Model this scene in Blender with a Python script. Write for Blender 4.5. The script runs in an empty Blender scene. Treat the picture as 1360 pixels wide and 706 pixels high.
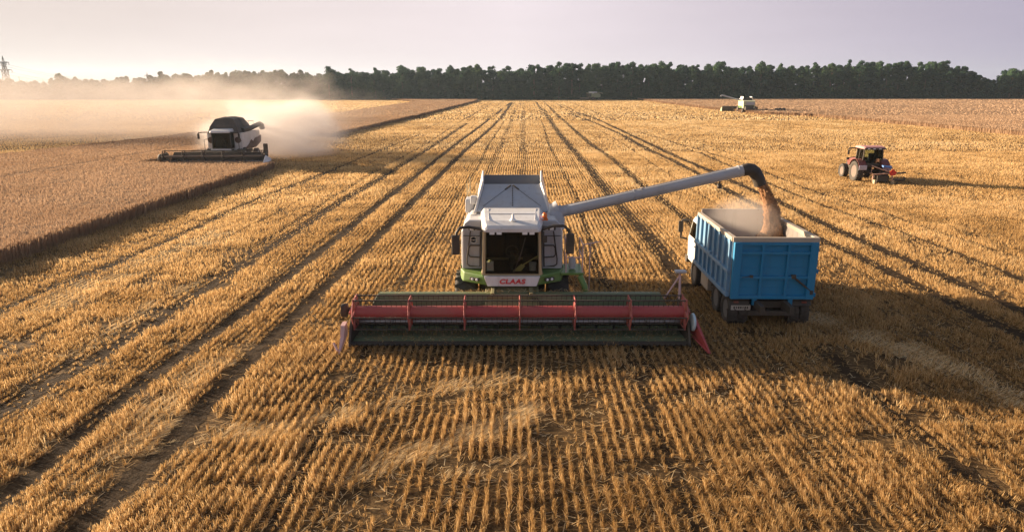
import bpy, bmesh, math, random
import numpy as np
from mathutils import Vector, Matrix
sc = bpy.context.scene
COL = sc.collection
PI = math.pi
rad = math.radians

# ------------------------------------------------------------------ camera, sky, sun, exposure
CAM_H, TILT, FPX = 7.6, 14.9, 907.0
cd = bpy.data.cameras.new('camera'); cam = bpy.data.objects.new('camera', cd); COL.objects.link(cam)
cam.location = (0, 0, CAM_H); cam.rotation_euler = (rad(90 - TILT), 0, 0)
cd.lens = 24.0; cd.sensor_width = 36.0; cd.sensor_fit = 'HORIZONTAL'
cd.clip_start = 0.1; cd.clip_end = 12000
sc.camera = cam

HAZE = 0.00013
SUN_EL, SUN_AZ = 13.0, -65.0          # azimuth measured from +Y towards +X
world = bpy.data.worlds.new('World'); sc.world = world; world.use_nodes = True
wn, wl = world.node_tree.nodes, world.node_tree.links
wn.clear()
sky = wn.new('ShaderNodeTexSky'); sky.sky_type = 'NISHITA'; sky.sun_disc = False
sky.sun_elevation = rad(SUN_EL); sky.sun_rotation = rad(SUN_AZ)
sky.air_density = 1.0; sky.dust_density = 4.0; sky.ozone_density = 2.0
# thin high haze: pale rose-peach towards the sun, lavender away from it
tc = wn.new('ShaderNodeTexCoord'); sep = wn.new('ShaderNodeSeparateXYZ')
wl.new(tc.outputs['Generated'], sep.inputs[0])
rp = wn.new('ShaderNodeValToRGB')
mr = wn.new('ShaderNodeMapRange'); mr.inputs['From Min'].default_value = -0.75; mr.inputs['From Max'].default_value = 0.75
wl.new(sep.outputs['X'], mr.inputs['Value']); wl.new(mr.outputs[0], rp.inputs[0])
rp.color_ramp.elements[0].color = (4.7, 3.95, 3.5, 1)
rp.color_ramp.elements[1].color = (2.25, 2.1, 2.95, 1)
e = rp.color_ramp.elements.new(0.5); e.color = (5.45, 4.8, 5.0, 1)
# soft cirrus streaks
nz = wn.new('ShaderNodeTexNoise'); nz.inputs['Scale'].default_value = 2.2; nz.inputs['Detail'].default_value = 5
mp = wn.new('ShaderNodeMapping'); mp.inputs['Scale'].default_value = (1.0, 1.0, 7.0); mp.inputs['Rotation'].default_value = (0.1, 0.25, 0)
wl.new(tc.outputs['Generated'], mp.inputs[0]); wl.new(mp.outputs[0], nz.inputs['Vector'])
cr = wn.new('ShaderNodeMapRange'); cr.inputs['From Min'].default_value = 0.35; cr.inputs['From Max'].default_value = 0.75
cr.inputs['To Min'].default_value = 0.96; cr.inputs['To Max'].default_value = 1.06
wl.new(nz.outputs['Fac'], cr.inputs['Value'])
mx = wn.new('ShaderNodeMix'); mx.data_type = 'RGBA'
hz = wn.new('ShaderNodeMapRange'); hz.inputs['From Min'].default_value = 0.11; hz.inputs['From Max'].default_value = 0.38
hz.inputs['To Min'].default_value = 1.0; hz.inputs['To Max'].default_value = 0.20
wl.new(sep.outputs['Z'], hz.inputs['Value']); wl.new(hz.outputs[0], mx.inputs['Factor'])
wl.new(sky.outputs[0], mx.inputs['A']); wl.new(rp.outputs[0], mx.inputs['B'])
vm = wn.new('ShaderNodeVectorMath'); vm.operation = 'SCALE'
wl.new(mx.outputs['Result'], vm.inputs[0]); wl.new(cr.outputs[0], vm.inputs['Scale'])
bg = wn.new('ShaderNodeBackground'); bg.inputs['Strength'].default_value = 0.05
wo = wn.new('ShaderNodeOutputWorld')
wl.new(vm.outputs[0], bg.inputs[0]); wl.new(bg.outputs[0], wo.inputs[0])

sd = bpy.data.lights.new('sun', 'SUN'); sun = bpy.data.objects.new('sun', sd); COL.objects.link(sun)
sd.energy = 5.0; sd.angle = rad(0.7); sd.color = (1.0, 0.785, 0.555)
az, el = rad(SUN_AZ), rad(SUN_EL)
SUNV = Vector((math.sin(az) * math.cos(el), math.cos(az) * math.cos(el), math.sin(el)))
sun.rotation_euler = (-SUNV).to_track_quat('-Z', 'Y').to_euler(); sun.location = SUNV * 300

vs = sc.view_settings
vs.view_transform = 'Standard'; vs.look = 'None'; vs.exposure = 1.68; vs.gamma = 1.0; vs.use_curve_mapping = False
cy = sc.cycles
cy.use_denoising = True; cy.max_bounces = 8; cy.diffuse_bounces = 3; cy.glossy_bounces = 3
cy.transmission_bounces = 4; cy.volume_bounces = 4; cy.transparent_max_bounces = 12
cy.volume_step_rate = 1.0; cy.volume_max_steps = 128
cy.sample_clamp_indirect = 6.0

# ------------------------------------------------------------------ pixel -> place helpers (photo is 1360 x 706)
ct, st = math.cos(rad(TILT)), math.sin(rad(TILT))
def ray(px, py):
    a, b = (px - 680) / FPX, (353 - py) / FPX
    return Vector((a, ct + b * st, -st + b * ct))
def at(px, py, z=0.0):
    d = ray(px, py); t = (z - CAM_H) / d.z
    return Vector((0, 0, CAM_H)) + d * t
def at_y(px, py, Y):
    d = ray(px, py); return Vector((0, 0, CAM_H)) + d * (Y / d.y)
def project(x, y, z=0.0):
    dep = y * ct - (z - CAM_H) * st
    return 680 + FPX * x / dep, 353 - FPX * (y * st + (z - CAM_H) * ct) / dep
YAW = rad(1.07)                        # the drill rows run slightly right of straight ahead
RU = (math.cos(YAW), -math.sin(YAW)); RV = (math.sin(YAW), math.cos(YAW))

# ------------------------------------------------------------------ object helpers
def tag(o, label=None, cat=None, group=None, kind=None):
    if label: o['label'] = label
    if cat: o['category'] = cat
    if group: o['group'] = group
    if kind: o['kind'] = kind
    return o
def empty(name, loc, rz=0.0, parent=None):
    o = bpy.data.objects.new(name, None); COL.objects.link(o); o.location = loc; o.rotation_euler = (0, 0, rz)
    o.empty_display_size = 0.3
    if parent: o.parent = parent
    return o
def copy_tree(o, parent=None):
    c = o.copy(); COL.objects.link(c)
    if parent: c.parent = parent
    for ch in list(o.children): copy_tree(ch, c)
    return c

class MB:
    """collects shapes into one mesh"""
    def __init__(s): s.v = []; s.f = []; s.sm = []
    def add(s, vs, fs, smooth=False):
        n = len(s.v); s.v += [tuple(v) for v in vs]; s.f += [tuple(i + n for i in f) for f in fs]; s.sm += [smooth] * len(fs); return s
    def box(s, c, d, rot=None):
        x, y, z = d[0] / 2, d[1] / 2, d[2] / 2
        vs = [Vector(p) for p in ((-x,-y,-z),(x,-y,-z),(x,y,-z),(-x,y,-z),(-x,-y,z),(x,-y,z),(x,y,z),(-x,y,z))]
        if rot:
            from mathutils import Euler
            m = Euler(rot).to_matrix(); vs = [m @ v for v in vs]
        return s.add([v + Vector(c) for v in vs], [(0,3,2,1),(4,5,6,7),(0,1,5,4),(1,2,6,5),(2,3,7,6),(3,0,4,7)])
    def hexa(s, p):  # bottom 4 (ccw from above) then top 4
        return s.add(p, [(0,3,2,1),(4,5,6,7),(0,1,5,4),(1,2,6,5),(2,3,7,6),(3,0,4,7)])
    def prism(s, poly, axis, a, b):
        """poly: 2D points; axis 'x': (y,z); 'y': (x,z); 'z': (x,y), extruded from a to b"""
        def mk(p, t):
            return {'x': (t, p[0], p[1]), 'y': (p[0], t, p[1]), 'z': (p[0], p[1], t)}[axis]
        n = len(poly)
        vs = [mk(p, a) for p in poly] + [mk(p, b) for p in poly]
        fs = [tuple(range(n)), tuple(range(2 * n - 1, n - 1, -1))]
        fs += [(i, i + n, (i + 1) % n + n, (i + 1) % n) for i in range(n)]
        return s.add(vs, fs)
    def tube(s, pts, r, seg=8, caps=True, smooth=True):
        pts = [Vector(p) for p in pts]; n = len(pts)
        rs = r if isinstance(r, (list, tuple)) else [r] * n
        up = None; vs = []
        for i, p in enumerate(pts):
            t = (pts[min(i + 1, n - 1)] - pts[max(i - 1, 0)]).normalized()
            if up is None:
                up = Vector((0, 0, 1)) if abs(t.z) < 0.9 else Vector((1, 0, 0))
            a = t.cross(up).normalized(); b = a.cross(t).normalized(); up = b
            for k in range(seg):
                w = 2 * PI * k / seg; vs.append(p + (a * math.cos(w) + b * math.sin(w)) * rs[i])
        fs = []
        for i in range(n - 1):
            for k in range(seg):
                k2 = (k + 1) % seg; fs.append((i*seg+k, i*seg+k2, (i+1)*seg+k2, (i+1)*seg+k))
        s.add(vs, fs, smooth)
        if caps:
            s.add(vs[:seg], [tuple(range(seg - 1, -1, -1))]); s.add(vs[-seg:], [tuple(range(seg))])
        return s
    def lathe(s, prof, c, axis='x', seg=24, smooth=True):
        """prof: (offset along axis, radius)"""
        vs = []; c = Vector(c)
        for (o, r) in prof:
            for k in range(seg):
                w = 2 * PI * k / seg; p, q = r * math.cos(w), r * math.sin(w)
                vs.append(c + Vector({'x': (o, p, q), 'y': (q, o, p), 'z': (p, q, o)}[axis]))
        fs = []
        for i in range(len(prof) - 1):
            for k in range(seg):
                k2 = (k + 1) % seg; fs.append((i*seg+k, i*seg+k2, (i+1)*seg+k2, (i+1)*seg+k))
        s.add(vs, fs, smooth)
        if prof[0][1] > 1e-4: s.add(vs[:seg], [tuple(range(seg - 1, -1, -1))])
        if prof[-1][1] > 1e-4: s.add(vs[-seg:], [tuple(range(seg))])
        return s
    def loft(s, rings, smooth=False, caps=True):
        n = len(rings[0]); vs = [v for r in rings for v in r]; fs = []
        for i in range(len(rings) - 1):
            for k in range(n):
                k2 = (k + 1) % n; fs.append((i*n+k, i*n+k2, (i+1)*n+k2, (i+1)*n+k))
        s.add(vs, fs, smooth)
        if caps: s.add(rings[0], [tuple(range(n - 1, -1, -1))]); s.add(rings[-1], [tuple(range(n))])
        return s
    def panel(s, quad, t):
        """a flat plate of thickness t from four corners"""
        q = [Vector(p) for p in quad]; nrm = (q[1] - q[0]).cross(q[-1] - q[0]).normalized() * t / 2
        n = len(q)
        vs = [p - nrm for p in q] + [p + nrm for p in q]
        fs = [tuple(range(n - 1, -1, -1)), tuple(range(n, 2 * n))] + [(i, (i+1) % n, (i+1) % n + n, i + n) for i in range(n)]
        return s.add(vs, fs)
    def build(s, name, mat, parent=None, bevel=0.0, loc=None):
        me = bpy.data.meshes.new(name); me.from_pydata(s.v, [], s.f)
        me.polygons.foreach_set('use_smooth', s.sm)
        bm = bmesh.new(); bm.from_mesh(me); bmesh.ops.recalc_face_normals(bm, faces=bm.faces); bm.to_mesh(me); bm.free()
        me.materials.append(mat); me.update()
        o = bpy.data.objects.new(name, me); COL.objects.link(o)
        if parent: o.parent = parent
        if loc: o.location = loc
        if bevel:
            m = o.modifiers.new('bevel', 'BEVEL'); m.width = bevel; m.segments = 2; m.limit_method = 'ANGLE'; m.angle_limit = rad(35)
            m.harden_normals = False
        return o

def np_mesh(name, verts, quads, mat, tint=None, parent=None, smooth=False):
    me = bpy.data.meshes.new(name); nv, nq = len(verts), len(quads)
    me.vertices.add(nv); me.vertices.foreach_set('co', np.asarray(verts, np.float32).ravel())
    me.loops.add(nq * 4); me.loops.foreach_set('vertex_index', np.asarray(quads, np.int32).ravel())
    me.polygons.add(nq); me.polygons.foreach_set('loop_start', np.arange(0, nq * 4, 4, dtype=np.int32))
    if smooth: me.polygons.foreach_set('use_smooth', np.ones(nq, bool))
    me.update(calc_edges=True)
    if tint is not None:
        a = me.attributes.new('tint', 'FLOAT', 'FACE'); a.data.foreach_set('value', np.asarray(tint, np.float32))
    me.materials.append(mat)
    o = bpy.data.objects.new(name, me); COL.objects.link(o)
    if parent: o.parent = parent
    return o

# ------------------------------------------------------------------ materials
def mat_new(name):
    m = bpy.data.materials.new(name); m.use_nodes = True; nt = m.node_tree; nt.nodes.clear()
    out = nt.nodes.new('ShaderNodeOutputMaterial'); return m, nt, out
def noise(nt, scale, detail=4, rough=0.55, coord='Object', map_scale=None):
    t = nt.nodes.new('ShaderNodeTexCoord'); n = nt.nodes.new('ShaderNodeTexNoise')
    n.inputs['Scale'].default_value = scale; n.inputs['Detail'].default_value = detail; n.inputs['Roughness'].default_value = rough
    if map_scale:
        mp = nt.nodes.new('ShaderNodeMapping'); mp.inputs['Scale'].default_value = map_scale
        nt.links.new(t.outputs[coord], mp.inputs[0]); nt.links.new(mp.outputs[0], n.inputs['Vector'])
    else: nt.links.new(t.outputs[coord], n.inputs['Vector'])
    return n.outputs['Fac']
def ramp(nt, fac, stops):
    r = nt.nodes.new('ShaderNodeValToRGB'); el = r.color_ramp.elements
    el[0].position, el[0].color = stops[0][0], (*stops[0][1], 1); el[1].position, el[1].color = stops[-1][0], (*stops[-1][1], 1)
    for p, c in stops[1:-1]:
        k = el.new(p); k.color = (*c, 1)
    nt.links.new(fac, r.inputs[0]); return r.outputs[0]
def bump(nt, h, strength, dist):
    b = nt.nodes.new('ShaderNodeBump'); b.inputs['Strength'].default_value = strength; b.inputs['Distance'].default_value = dist
    nt.links.new(h, b.inputs['Height']); return b.outputs[0]
def paint(name, col, rough=0.4, dust=0.35, metal=0.0, dust_col=(0.36, 0.26, 0.15), coat=0.0, dscale=1.3, streak=0.0, streak_col=(0.10, 0.07, 0.045)):
    """painted sheet metal with dust lying in patches"""
    m, nt, out = mat_new(name); p = nt.nodes.new('ShaderNodeBsdfPrincipled')
    n = noise(nt, dscale, 7, 0.68)
    r = nt.nodes.new('ShaderNodeMapRange'); r.inputs['From Min'].default_value = 0.38; r.inputs['From Max'].default_value = 0.72
    r.inputs['To Min'].default_value = dust * 0.25; r.inputs['To Max'].default_value = dust
    nt.links.new(n, r.inputs['Value'])
    x = nt.nodes.new('ShaderNodeMix'); x.data_type = 'RGBA'; x.inputs['A'].default_value = (*col, 1); x.inputs['B'].default_value = (*dust_col, 1)
    nt.links.new(r.outputs[0], x.inputs['Factor']); colour = x.outputs['Result']
    if streak:      # grime run down by rain, and scuffs
        n2 = noise(nt, 1.0, 6, 0.7, 'Object', (5.0, 5.0, 0.7)); r2 = nt.nodes.new('ShaderNodeMapRange')
        r2.inputs['From Min'].default_value = 0.52; r2.inputs['From Max'].default_value = 0.74; r2.inputs['To Max'].default_value = streak
        nt.links.new(n2, r2.inputs['Value']); y = nt.nodes.new('ShaderNodeMix'); y.data_type = 'RGBA'; y.inputs['B'].default_value = (*streak_col, 1)
        nt.links.new(colour, y.inputs['A']); nt.links.new(r2.outputs[0], y.inputs['Factor']); colour = y.outputs['Result']
    nt.links.new(colour, p.inputs['Base Color'])
    rr = nt.nodes.new('ShaderNodeMapRange'); rr.inputs['To Min'].default_value = rough; rr.inputs['To Max'].default_value = min(1, rough + 0.35)
    nt.links.new(n, rr.inputs['Value']); nt.links.new(rr.outputs[0], p.inputs['Roughness'])
    p.inputs['Metallic'].default_value = metal; p.inputs['Coat Weight'].default_value = coat
    nt.links.new(bump(nt, noise(nt, 2.0, 2), 0.08, 0.05), p.inputs['Normal'])
    nt.links.new(p.outputs[0], out.inputs[0]); return m
def straw_mat(name, stops, trans=0.3):
    m, nt, out = mat_new(name)
    a = nt.nodes.new('ShaderNodeAttribute'); a.attribute_name = 'tint'
    col = ramp(nt, a.outputs['Fac'], stops)
    d = nt.nodes.new('ShaderNodeBsdfDiffuse'); t = nt.nodes.new('ShaderNodeBsdfTranslucent'); mx = nt.nodes.new('ShaderNodeMixShader')
    nt.links.new(col, d.inputs[0]); nt.links.new(col, t.inputs[0]); mx.inputs[0].default_value = trans
    nt.links.new(d.outputs[0], mx.inputs[1]); nt.links.new(t.outputs[0], mx.inputs[2]); nt.links.new(mx.outputs[0], out.inputs[0]); return m
def glass_mat(name, tint=(0.10, 0.11, 0.10), opacity=0.25):
    m, nt, out = mat_new(name)
    tr = nt.nodes.new('ShaderNodeBsdfTransparent'); tr.inputs[0].default_value = (*tint, 1)
    gl = nt.nodes.new('ShaderNodeBsdfGlossy'); gl.inputs['Roughness'].default_value = 0.04; gl.inputs[0].default_value = (0.22, 0.22, 0.22, 1)
    df = nt.nodes.new('ShaderNodeBsdfDiffuse'); df.inputs[0].default_value = (0.30, 0.25, 0.18, 1)
    fr = nt.nodes.new('ShaderNodeFresnel'); fr.inputs[0].default_value = 1.45
    m1 = nt.nodes.new('ShaderNodeMixShader'); m2 = nt.nodes.new('ShaderNodeMixShader'); m2.inputs[0].default_value = 0.006
    nt.links.new(fr.outputs[0], m1.inputs[0]); nt.links.new(tr.outputs[0], m1.inputs[1]); nt.links.new(gl.outputs[0], m1.inputs[2])
    nt.links.new(m1.outputs[0], m2.inputs[1]); nt.links.new(df.outputs[0], m2.inputs[2]); nt.links.new(m2.outputs[0], out.inputs[0]); return m
# ------------------------------------------------------------------ the field: ground, tracks, stubble, standing wheat
rng = np.random.default_rng(7)
_lat = np.random.default_rng(3).random((256, 256)).astype(np.float32)
def vnoise(x, y, scale, off=0):
    x = x / scale + off * 17.3; y = y / scale + off * 5.7
    i, j = np.floor(x).astype(int), np.floor(y).astype(int); fx, fy = x - i, y - j
    fx = fx * fx * (3 - 2 * fx); fy = fy * fy * (3 - 2 * fy)
    g = lambda a, b: _lat[a & 255, b & 255]
    return (g(i, j) * (1 - fx) + g(i+1, j) * fx) * (1 - fy) + (g(i, j+1) * (1 - fx) + g(i+1, j+1) * fx) * fy
def seg_dist(x, y, line):
    d = np.full(x.shape, 1e9)
    for (x0, y0), (x1, y1) in zip(line[:-1], line[1:]):
        dx, dy = x1 - x0, y1 - y0; L = dx * dx + dy * dy + 1e-9
        t = np.clip(((x - x0) * dx + (y - y0) * dy) / L, 0, 1)
        d = np.minimum(d, np.hypot(x - x0 - t * dx, y - y0 - t * dy))
    return d
G = lambda pts: [tuple(at(*p).xy) for p in pts]
# wheel tracks: (polyline on the ground, half width, strength)
TRACKS = [
 (G([(679,136),(638,168),(604,193),(549,237),(502,273),(444,320),(408,347),(301,431),(197,503),(88,592),(0,668),(-70,722)]), 0.27, 1.0),
 (G([(681,136),(655,168),(617,201),(563,254),(502,314),(457,358),(363,449),(290,519),(223,594),(119,690),(80,730)]), 0.29, 1.0),
 (G([(620,164),(577,193),(492,246),(444,273),(400,303),(337,343),(228,413),(104,490),(0,547),(-80,595)]), 0.36, 0.75),
 (G([(560,178),(420,235),(324,272),(221,322),(140,355),(63,385),(0,414),(-60,440)]), 0.22, 0.7),
 (G([(540,182),(470,207),(380,242),(280,283),(180,325),(60,372),(-30,408)]), 0.12, 0.35),
 (G([(689,137),(668,188),(651,225),(640,260)]), 0.30, 0.45),
 (G([(697,137),(695,188),(698,210),(692,245)]), 0.30, 0.45),
 (G([(712,135),(728,157),(751,188),(782,222),(809,259),(836,287),(870,324),(893,356),(905,380)]), 0.42, 0.8),
 (G([(721,135),(745,157),(782,190),(816,213),(850,244),(884,270),(914,293),(935,310)]), 0.34, 0.75),
 (G([(755,151),(792,164),(829,181),(863,200),(891,212),(925,230),(976,259),(1030,287),(1086,316),(1137,340),(1198,370),(1232,387),(1300,420),(1380,458)]), 0.34, 0.85),
 (G([(760,148),(792,158),(860,190),(897,208),(938,225),(967,239),(1038,270),(1096,299),(1150,323),(1205,346),(1266,374),(1320,397),(1390,428)]), 0.36, 0.9),
 (G([(930,203),(1014,241),(1062,262),(1130,287),(1198,309),(1266,335),(1360,372),(1400,388)]), 0.20, 0.8),
 (G([(845,175),(910,194),(967,211),(1004,224),(1062,248),(1113,265),(1164,280),(1225,302),(1266,316),(1360,346),(1400,360)]), 0.20, 0.75),
 (G([(770,330),(790,352),(812,392),(838,440),(870,500)]), 0.25, 0.5),
 (G([(985,445),(1030,500),(1062,560),(1120,640),(1180,720)]), 0.35, 0.4),
 (G([(1100,470),(1200,560),(1300,640),(1380,700)]), 0.30, 0.55),
]
for _u, _w, _s in ((-17.4,.13,.45),(-15.2,.10,.4),(-13.1,.16,.5),(-9.9,.10,.4),(-4.6,.14,.5),(-2.3,.10,.35),(-0.6,.12,.35),(3.3,.16,.5),(5.1,.10,.4),(12.6,.14,.45),(14.2,.12,.45),(19.5,.14,.45),(23.2,.12,.4),(30.5,.16,.45),(38.0,.14,.4)):
    TRACKS.append(([(_u * RU[0] + _v * RV[0] + 0.25 * math.sin(_v * .09 + _u), _u * RU[1] + _v * RV[1]) for _v in (9, 14, 20, 27, 36, 48, 65, 90, 130, 200, 320)], _w, _s))
# lodged pale straw: (polyline, half width)
LODGED = [
 (G([(195,610),(250,586),(347,571),(406,559),(473,547),(573,520),(640,512),(700,500)]), 0.30),
 (G([(430,650),(497,626),(532,609),(588,591),(647,568),(705,545)]), 0.30),
 (G([(120,640),(180,575),(240,515),(300,470)]), 0.40),
 (G([(100,470),(180,415),(260,375)]), 0.30),
 (G([(40,415),(160,362),(290,310)]), 0.7),
 (G([(1010,405),(1100,430),(1180,458),(1270,495),(1350,530)]), 0.5),
 (G([(590,640),(640,620),(690,610)]), 0.2),
]
# standing wheat blocks
e0, e1 = at(0, 352), at(336, 234)
dxy = (e1 - e0) / (e1.y - e0.y)
edge = lambda Y: e0.x + dxy.x * (Y - e0.y)
KNIFE_Y = 63.0
b1, b0 = at(560, 154), at(440, 183)
STAND_L = [(edge(8), 8), (edge(KNIFE_Y), KNIFE_Y), (-34.5, KNIFE_Y), (-34.0, b0.y + 4), (b0.x, b0.y), (b1.x, b1.y), (at(625,137.5).x, 300), (at(625,137).x, 342),
           (at(500,136).x, 342), (at(550,137.5).x, 300), (at(400,161).x, at(400,161).y), (at(200,190).x, at(200,190).y), (at(0,214).x, at(0,214).y), (-62, 8)]
c3 = at(1360, 181)
STAND_R = [(c3.x + 2, 20), (c3.x, c3.y), (at(1080,155).x, at(1080,155).y), (at(1012,152).x, at(1012,152).y), (at(940,145).x, at(940,145).y), (at(872,136).x, 345), (420, 345), (420, 20)]
def in_poly(x, y, poly):
    r = np.zeros(x.shape, bool); n = len(poly)
    for i in range(n):
        (x0, y0), (x1, y1) = poly[i], poly[(i + 1) % n]
        if y0 == y1: continue
        c = (y0 > y) != (y1 > y); r ^= c & (x < (x1 - x0) * (y - y0) / (y1 - y0) + x0)
    return r
def in_view(x, y, z=0, mx=150, my=90):
    dep = y * ct - (z - CAM_H) * st
    px = 680 + FPX * x / dep; py = 353 - FPX * (y * st + (z - CAM_H) * ct) / dep
    return (px > -mx) & (px < 1360 + mx) & (py < 706 + my)

# --- ground sheet
m, nt, out = mat_new('straw_ground'); p = nt.nodes.new('ShaderNodeBsdfPrincipled'); p.inputs['Roughness'].default_value = 1.0; p.inputs['Specular IOR Level'].default_value = 0.1
big = noise(nt, 0.035, 4); fine = noise(nt, 7.0, 6, 0.7)
rows = noise(nt, 1.0, 3, 0.6, 'Object', (2.2, 0.06, 1)); mid = noise(nt, 0.6, 5, 0.65)
c1 = ramp(nt, fine, [(0.30, (0.035, 0.021, 0.010)), (0.5, (0.10, 0.06, 0.026)), (0.7, (0.28, 0.175, 0.075))])
def mul(nt, a, fac, lo, hi, f0=0.3, f1=0.7):
    r = nt.nodes.new('ShaderNodeMapRange'); r.inputs['From Min'].default_value = f0; r.inputs['From Max'].default_value = f1
    r.inputs['To Min'].default_value = lo; r.inputs['To Max'].default_value = hi; nt.links.new(fac, r.inputs['Value'])
    v = nt.nodes.new('ShaderNodeVectorMath'); v.operation = 'SCALE'; nt.links.new(a, v.inputs[0]); nt.links.new(r.outputs[0], v.inputs['Scale']); return v.outputs[0]
c2 = mul(nt, c1, rows, 0.72, 1.22); c2 = mul(nt, c2, big, 0.85, 1.12); c2 = mul(nt, c2, mid, 0.8, 1.15)
nt.links.new(c2, p.inputs['Base Color'])
nt.links.new(bump(nt, fine, 0.8, 0.08), p.inputs['Normal']); nt.links.new(p.outputs[0], out.inputs[0]); M_ground = m
gr = MB(); R = 2600
gr.add([(-R, -200, 0), (R, -200, 0), (R, R, 0), (-R, R, 0)], [(0, 1, 2, 3)])
g = gr.build('ground', M_ground); g['kind'] = 'structure'; g.rotation_euler = (0, 0, -YAW)

# --- wheel ruts: bare earth strips, with the rut shade darkened into the soil colour
m, nt, out = mat_new('rut_soil_shade'); p = nt.nodes.new('ShaderNodeBsdfPrincipled'); p.inputs['Roughness'].default_value = 1; p.inputs['Specular IOR Level'].default_value = 0.1
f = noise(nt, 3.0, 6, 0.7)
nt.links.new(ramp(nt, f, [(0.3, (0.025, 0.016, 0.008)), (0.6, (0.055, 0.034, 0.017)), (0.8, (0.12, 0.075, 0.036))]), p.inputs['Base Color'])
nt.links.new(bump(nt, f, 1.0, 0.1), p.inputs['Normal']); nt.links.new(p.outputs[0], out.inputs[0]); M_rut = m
def resample(line, step_px=None):
    pts = [Vector((x, y, 0)) for x, y in line]; outp = []
    for a, b in zip(pts[:-1], pts[1:]):
        n = max(2, int((b - a).length / max(0.25, a.y * 0.012)))
        outp += [a.lerp(b, i / n) for i in range(n)]
    return outp + [pts[-1]]
def smooth_line(pts, it=6):
    for _ in range(it):
        pts = [pts[0]] + [(pts[i-1] + pts[i] * 2 + pts[i+1]) / 4 for i in range(1, len(pts) - 1)] + [pts[-1]]
    return pts
TR = []
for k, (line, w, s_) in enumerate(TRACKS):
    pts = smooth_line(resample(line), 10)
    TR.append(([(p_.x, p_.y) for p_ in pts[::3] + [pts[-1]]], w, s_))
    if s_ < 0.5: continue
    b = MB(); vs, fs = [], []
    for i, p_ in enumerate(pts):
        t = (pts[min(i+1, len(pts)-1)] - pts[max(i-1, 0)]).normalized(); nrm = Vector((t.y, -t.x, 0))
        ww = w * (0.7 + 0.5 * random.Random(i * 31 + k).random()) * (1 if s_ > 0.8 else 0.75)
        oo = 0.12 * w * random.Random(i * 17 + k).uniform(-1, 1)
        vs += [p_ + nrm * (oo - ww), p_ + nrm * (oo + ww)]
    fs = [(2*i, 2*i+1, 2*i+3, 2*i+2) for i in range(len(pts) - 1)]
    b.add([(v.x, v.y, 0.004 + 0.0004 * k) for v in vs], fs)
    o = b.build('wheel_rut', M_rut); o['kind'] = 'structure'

def track_mask(x, y):
    """1 where the stubble is gone"""
    t = np.zeros(x.shape)
    for line, w, s_ in TR:
        xs = [q[0] for q in line]; ys = [q[1] for q in line]
        sel = (x > min(xs) - 2) & (x < max(xs) + 2) & (y > min(ys) - 2) & (y < max(ys) + 2)
        if not sel.any(): continue
        d = seg_dist(x[sel], y[sel], line)
        t[sel] = np.maximum(t[sel], s_ * np.clip(1.6 - d / w, 0, 1))
    return t
LD = [([(q.x, q.y) for q in smooth_line(resample(l), 8)][::2], w) for l, w in LODGED]
def lodge_mask(x, y):
    t = np.zeros(x.shape)
    for line, w in LD:
        xs = [q[0] for q in line]; ys = [q[1] for q in line]
        sel = (x > min(xs) - 2) & (x < max(xs) + 2) & (y > min(ys) - 2) & (y < max(ys) + 2)
        if not sel.any(): continue
        d = seg_dist(x[sel], y[sel], line)
        d = d + 1.1 * w * (vnoise(x[sel], y[sel], 0.6, 9) - 0.45) * 2
        t[sel] = np.maximum(t[sel], np.clip(1.5 - d / w, 0, 1))
    return t

def blades(x, y, h, lean_x, lean_y, wid, ang, z0=0.0, top=0.55):
    """tapered straws as quads"""
    n = len(x); cx, sx = np.cos(ang) * wid / 2, np.sin(ang) * wid / 2
    tx, ty = x + lean_x, y + lean_y
    v = np.empty((n, 4, 3), np.float32)
    v[:, 0] = np.stack([x - cx, y - sx, np.zeros(n) + z0], 1); v[:, 1] = np.stack([x + cx, y + sx, np.zeros(n) + z0], 1)
    v[:, 2] = np.stack([tx + cx * top, ty + sx * top, z0 + h], 1); v[:, 3] = np.stack([tx - cx * top, ty - sx * top, z0 + h], 1)
    return v.reshape(-1, 3), np.arange(4 * n).reshape(n, 4)

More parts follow.
